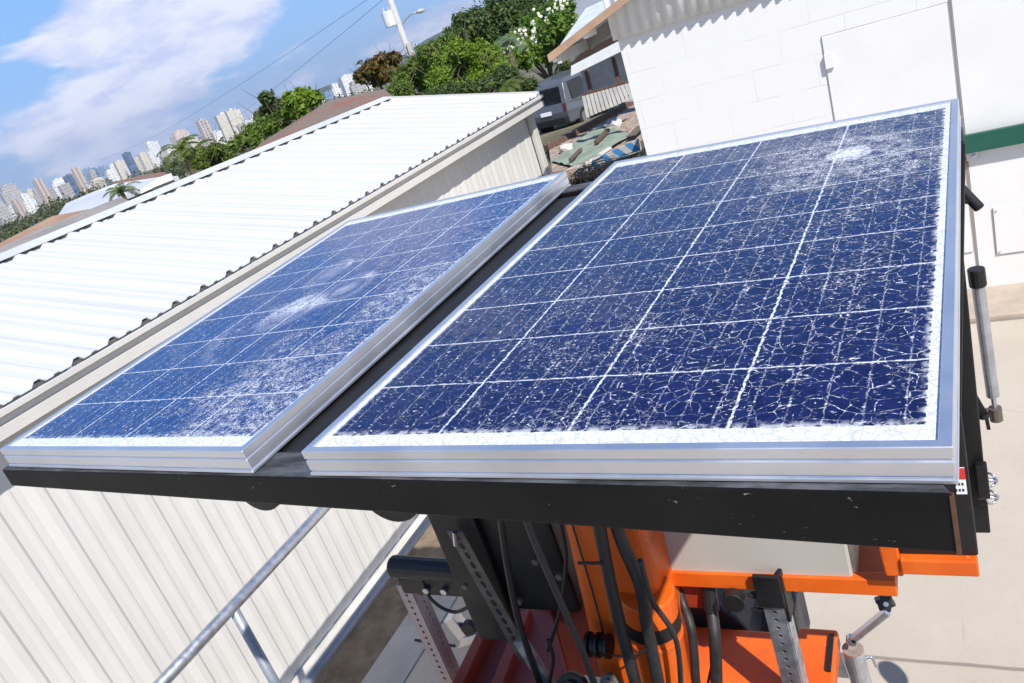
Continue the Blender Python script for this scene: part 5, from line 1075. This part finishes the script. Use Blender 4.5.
# ================================================================ CITY
def towermat(name, wall, win, fw=7.0, fh=6.0, wx=0.5, wz=0.5):
    t = NT(name); v = t.tc('Object'); x, y, z = t.xyz(v)
    fx = t.m_('FRACT', t.m_('DIVIDE', x, fw)); fy = t.m_('FRACT', t.m_('DIVIDE', y, fw)); fz_ = t.m_('FRACT', t.m_('DIVIDE', z, fh))
    g = t.n('ShaderNodeNewGeometry'); nx_, ny_, nz_ = t.xyz(t.tc('Normal'))
    sel = t.m_('GREATER_THAN', t.m_('ABSOLUTE', nx_), 0.5); f = t.m_('ADD', t.m_('MULTIPLY', sel, fy), t.m_('MULTIPLY', t.m_('SUBTRACT', 1.0, sel), fx))
    wmask = t.m_('MULTIPLY', t.m_('LESS_THAN', f, wx), t.m_('LESS_THAN', fz_, wz)); wmask = t.m_('MULTIPLY', wmask, t.m_('LESS_THAN', nz_, 0.5))
    wh = t.n('ShaderNodeTexWhiteNoise'); fl = t.n('ShaderNodeVectorMath', operation='FLOOR'); t.l(t.scale(v, (1/fw, 1/fw, 1/fh)), fl.inputs[0]); t.l(fl.outputs[0], wh.inputs['Vector'])
    winc = t.mix(wh.outputs['Value'], win, tuple(q*1.9+0.02 for q in win))
    col = t.mix(wmask, wall, winc); return t.fin(col, t.m_('SUBTRACT', 0.75, t.m_('MULTIPLY', wmask, 0.5)), 0, 0.4)
TM = {'cream': towermat('cream_tower', (0.62, 0.57, 0.46), (0.30, 0.29, 0.27)), 'white': towermat('white_tower', (0.70, 0.69, 0.66), (0.28, 0.31, 0.35), 11, 8, 0.5, 0.5),
      'tan': towermat('tan_tower', (0.52, 0.40, 0.31), (0.24, 0.21, 0.20), 12, 200, 0.5, 1.0), 'grey': towermat('grey_tower', (0.42, 0.40, 0.37), (0.20, 0.20, 0.20), 8, 9, 0.6, 0.55),
      'blue': towermat('blue_glass_tower', (0.22, 0.28, 0.36), (0.10, 0.16, 0.26), 14, 9, 0.85, 0.75), 'dark': towermat('dark_glass_tower', (0.09, 0.13, 0.20), (0.05, 0.08, 0.14), 14, 10, 0.9, 0.8),
      'pink': towermat('pinkish_tower', (0.58, 0.47, 0.41), (0.30, 0.26, 0.25), 11, 9, 0.45, 0.6), 'brown': towermat('brown_striped_tower', (0.55, 0.50, 0.46), (0.20, 0.15, 0.13), 13, 9, 0.55, 0.75)}
CD = 3000
def tower(top, base, wpx, kind, label, D=CD, yaw=None, dep=0.7, crown=True):
    tp_ = far(*top, D); bp = far(*base, D); fw = (tp_-CC).dot(MF); W_ = 1.22*wpx*fw/FPX; h = tp_.z-bp.z
    mid = Vector((bp.x, bp.y, 0)); 
    z0 = gz(mid.x, mid.y)-3; az = math.atan2(mid.x, mid.y) if yaw is None else yaw
    hh = tp_.z-z0; a = W_/2/ (1.0 if yaw is None else 1.2); b = a*dep
    kv = int(abs(top[0])*7+top[1]) % 4; mb = MB(); hs = hh-z0*0
    vis = tp_.z-bp.z
    if kv == 1:      # set-back upper storeys
        mb.box((-a, -b, 0), (a, b, hh-vis*0.16)); mb.box((-a*0.72, -b*0.8, hh-vis*0.16+0.01), (a*0.8, b*0.8, hh))
    elif kv == 2:    # lower wing on one side
        mb.box((-a*0.62, -b, 0), (a, b, hh)); mb.box((-a*1.05, -b*0.8, 0), (-a*0.621, b*0.8, hh-vis*0.3))
    elif kv == 3:    # two slabs with a recess
        mb.box((-a, -b, 0), (-a*0.1, b, hh)); mb.box((-a*0.099, -b*0.7, 0), (a*0.12, b*0.7, hh-3)); mb.box((a*0.121, -b*0.9, 0), (a, b*0.95, hh-vis*0.05))
    else: mb.box((-a, -b, 0), (a, b, hh))
    if crown: mb.box((-a*0.4, -b*0.5, hh-vis*0.05+0.01), (a*0.05, b*0.4, hh+vis*0.06)); mb.box((a*0.3, -b*0.3, hh-vis*0.2+0.3), (a*0.5, b*0.2, hh+vis*0.03))
    o = mb.build('tower_block', TM[kind]); o.location = (mid.x, mid.y, z0); o.rotation_euler = (0, 0, -az+R(random.uniform(8, 32)))
    return tag(o, label, 'tower', 'high-rise towers on the skyline')
T = [((3, 200), (10, 226), 9, 'grey', 'brownish grey tower at the very left edge of the skyline'),
 ((8, 185), (23, 216), 14, 'grey', 'wide grey tower with dark top, second from the left edge'),
 ((11, 206), (21, 224), 6, 'white', 'slim white slab in front of the wide grey tower'),
 ((24, 194), (35, 217), 6, 'white', 'pale narrow tower right of the wide grey one'),
 ((29, 190), (41, 212), 8, 'cream', 'cream slab with plain side in the left group'),
 ((37.5, 188), (45, 208), 6, 'grey', 'small grey block squeezed behind the cream slab'),
 ((41.5, 178), (51.5, 207), 7, 'tan', 'tall pinkish tan tower, first of two tan ones'),
 ((53, 191), (62, 206), 8, 'cream', 'low cream block right of the first tan tower'),
 ((58, 179), (67, 198), 12, 'white', 'broad white hatched block before the dark blue one'),
 ((71, 174), (77, 192), 8, 'dark', 'dark blue block left of the second tan tower'),
 ((77.5, 167), (87, 193), 7, 'tan', 'second tan tower, tallest beside the blue glass block'),
 ((89, 168), (95, 186), 12, 'blue', 'wide blue glass tower right of the tan one'),
 ((103, 166), (108, 181), 9, 'blue', 'smaller blue grey tower in the middle group'),
 ((97, 178), (100, 187), 9, 'cream', 'low cream block under the blue towers'),
 ((114, 164), (120, 179), 12, 'white', 'white stepped block left of the slim dark tower'),
 ((121, 160), (127, 177), 9, 'cream', 'taller cream block touching the slim dark tower'),
 ((128, 152), (134, 170), 6, 'dark', 'slim dark glass tower standing above its neighbours'),
 ((138, 158), (146, 175), 12, 'cream', 'cream tower with gridded windows right of the dark one'),
 ((152, 142), (161, 168), 11, 'white', 'tall white twin slab left of the palms'),
 ((163, 152), (170, 166), 8, 'grey', 'greyish block between the white twin slab and the palm'),
 ((178, 131), (186, 150), 13, 'pink', 'pink topped tower behind the tall palm'),
 ((195, 142), (200, 152), 20, 'pink', 'long low pinkish block behind the palms'),
 ((204, 119), (213, 146), 9, 'brown', 'slim brown striped tower left of the biggest tower'),
 ((216, 131), (222, 145), 7, 'white', 'small white block left of the biggest tower'),
 ((225, 113), (236, 143), 14, 'cream', 'biggest cream tower near the green hedge'),
 ((234, 109), (244, 138), 11, 'cream', 'cream wing behind the biggest tower'),
 ((246, 121), (251, 132), 6, 'white', 'little white tower right of the biggest tower'),
 ((252, 116), (257, 128), 6, 'white', 'second little white tower near the dark tree'),
 ((258, 110), (262, 121), 5, 'pink', 'little pinkish tower just left of the dark tree'),
 ((328, 91), (331, 101), 8, 'blue', 'pale blue block at the end of the shingle ridge'),
 ((334, 84), (338, 97), 6, 'white', 'thin white spike of a tower left of the broad one'),
 ((341, 88), (345, 97), 8, 'white', 'lower white block left of the broad white tower'),
 ((347, 75), (352, 93), 12, 'white', 'broad white tower over the shingle roof ridge'),
 ((359, 79), (363, 93), 8, 'grey', 'pale grey block right of the broad white tower'),
 ((367, 80), (369, 92), 8, 'white', 'white low block under the rusty tree'),
 ((67, 192), (71, 200), 8, 'white', 'low white block in front of the dark blue one'),
 ((87, 186), (91, 194), 8, 'white', 'low white block in front of the blue glass tower'),
 ((14, 217), (18, 226), 9, 'white', 'low white block at bottom left of the skyline'),
 ((46, 201), (50, 210), 7, 'white', 'tiny white block between the two left tan roofs'),
 ((131, 168), (133, 175), 8, 'white', 'bright white low block at the foot of the dark tower')]
T += [((18, 199), (26, 221), 7, 'tan', 'dull tan slab tucked between the wide grey and pale narrow towers'),
 ((34, 199), (39, 214), 6, 'white', 'short white slab in front of the cream slab'),
 ((50, 188), (56, 204), 6, 'grey', 'thin grey slab just right of the first tan tower'),
 ((64, 184), (70, 198), 8, 'grey', 'grey block between the broad white block and the dark blue one'),
 ((83, 176), (88, 190), 6, 'white', 'white slab half hidden behind the second tan tower'),
 ((94, 170), (99, 184), 7, 'grey', 'grey slab between the two blue glass blocks'),
 ((109, 170), (114, 181), 7, 'white', 'short white block left of the stepped white block'),
 ((133, 163), (138, 176), 7, 'tan', 'tan block between the dark slim tower and the gridded cream one'),
 ((145, 152), (151, 172), 7, 'cream', 'narrow cream tower left of the white twin slab'),
 ((169, 146), (175, 158), 8, 'white', 'white block seen just left of the tall palm'),
 ((190, 138), (196, 151), 9, 'cream', 'cream block between the two palms'),
 ((211, 136), (217, 147), 7, 'pink', 'pinkish block right of the slim brown striped tower'),
 ((240, 124), (245, 135), 6, 'grey', 'grey block right under the biggest tower wing'),
 ((352, 82), (357, 93), 8, 'grey', 'grey block hugging the broad white tower'),
 ((322, 96), (326, 104), 7, 'white', 'white block lowest on the shingle ridge')]
for k, x in enumerate(T): tower(*x, D=CD*(0.92+0.16*((k*37) % 10)/10))
# belt of far tree tops below the towers
cs = []
for k in range(70):
    s = k/69; px = -5+380*s; py = np.interp(px, [-5, 25, 60, 100, 140, 200, 260, 330, 375], [240, 222, 207, 194, 182, 158, 136, 108, 95])+random.uniform(-1, 3); D_ = random.uniform(260, 520)
    p = far(px, py, D_); cs.append((tuple(p), random.uniform(1.8, 4.5)*D_/400*1.6))
tag(leaves('tree_belt', M['leaf_olive'], None, cs, 9000, 1.6, 77), 'belt of far green tree tops at the foot of the towers', 'tree belt', kind='stuff')

# air: one even box of haze over the whole place
def haze():
    m = bpy.data.materials.new('haze_air'); m.use_nodes = True; t = m.node_tree; t.nodes.clear()
    o = t.nodes.new('ShaderNodeOutputMaterial'); v = t.nodes.new('ShaderNodeVolumePrincipled'); v.inputs['Color'].default_value = (0.78, 0.86, 0.97, 1); v.inputs['Density'].default_value = HAZE; v.inputs['Anisotropy'].default_value = 0.3
    t.links.new(v.outputs[0], o.inputs['Volume']); return m
HAZE = 0.00009
tag(MB().box((-9100, -9100, -84), (9100, 9100, 260)).build('haze', haze()), kind='stuff')
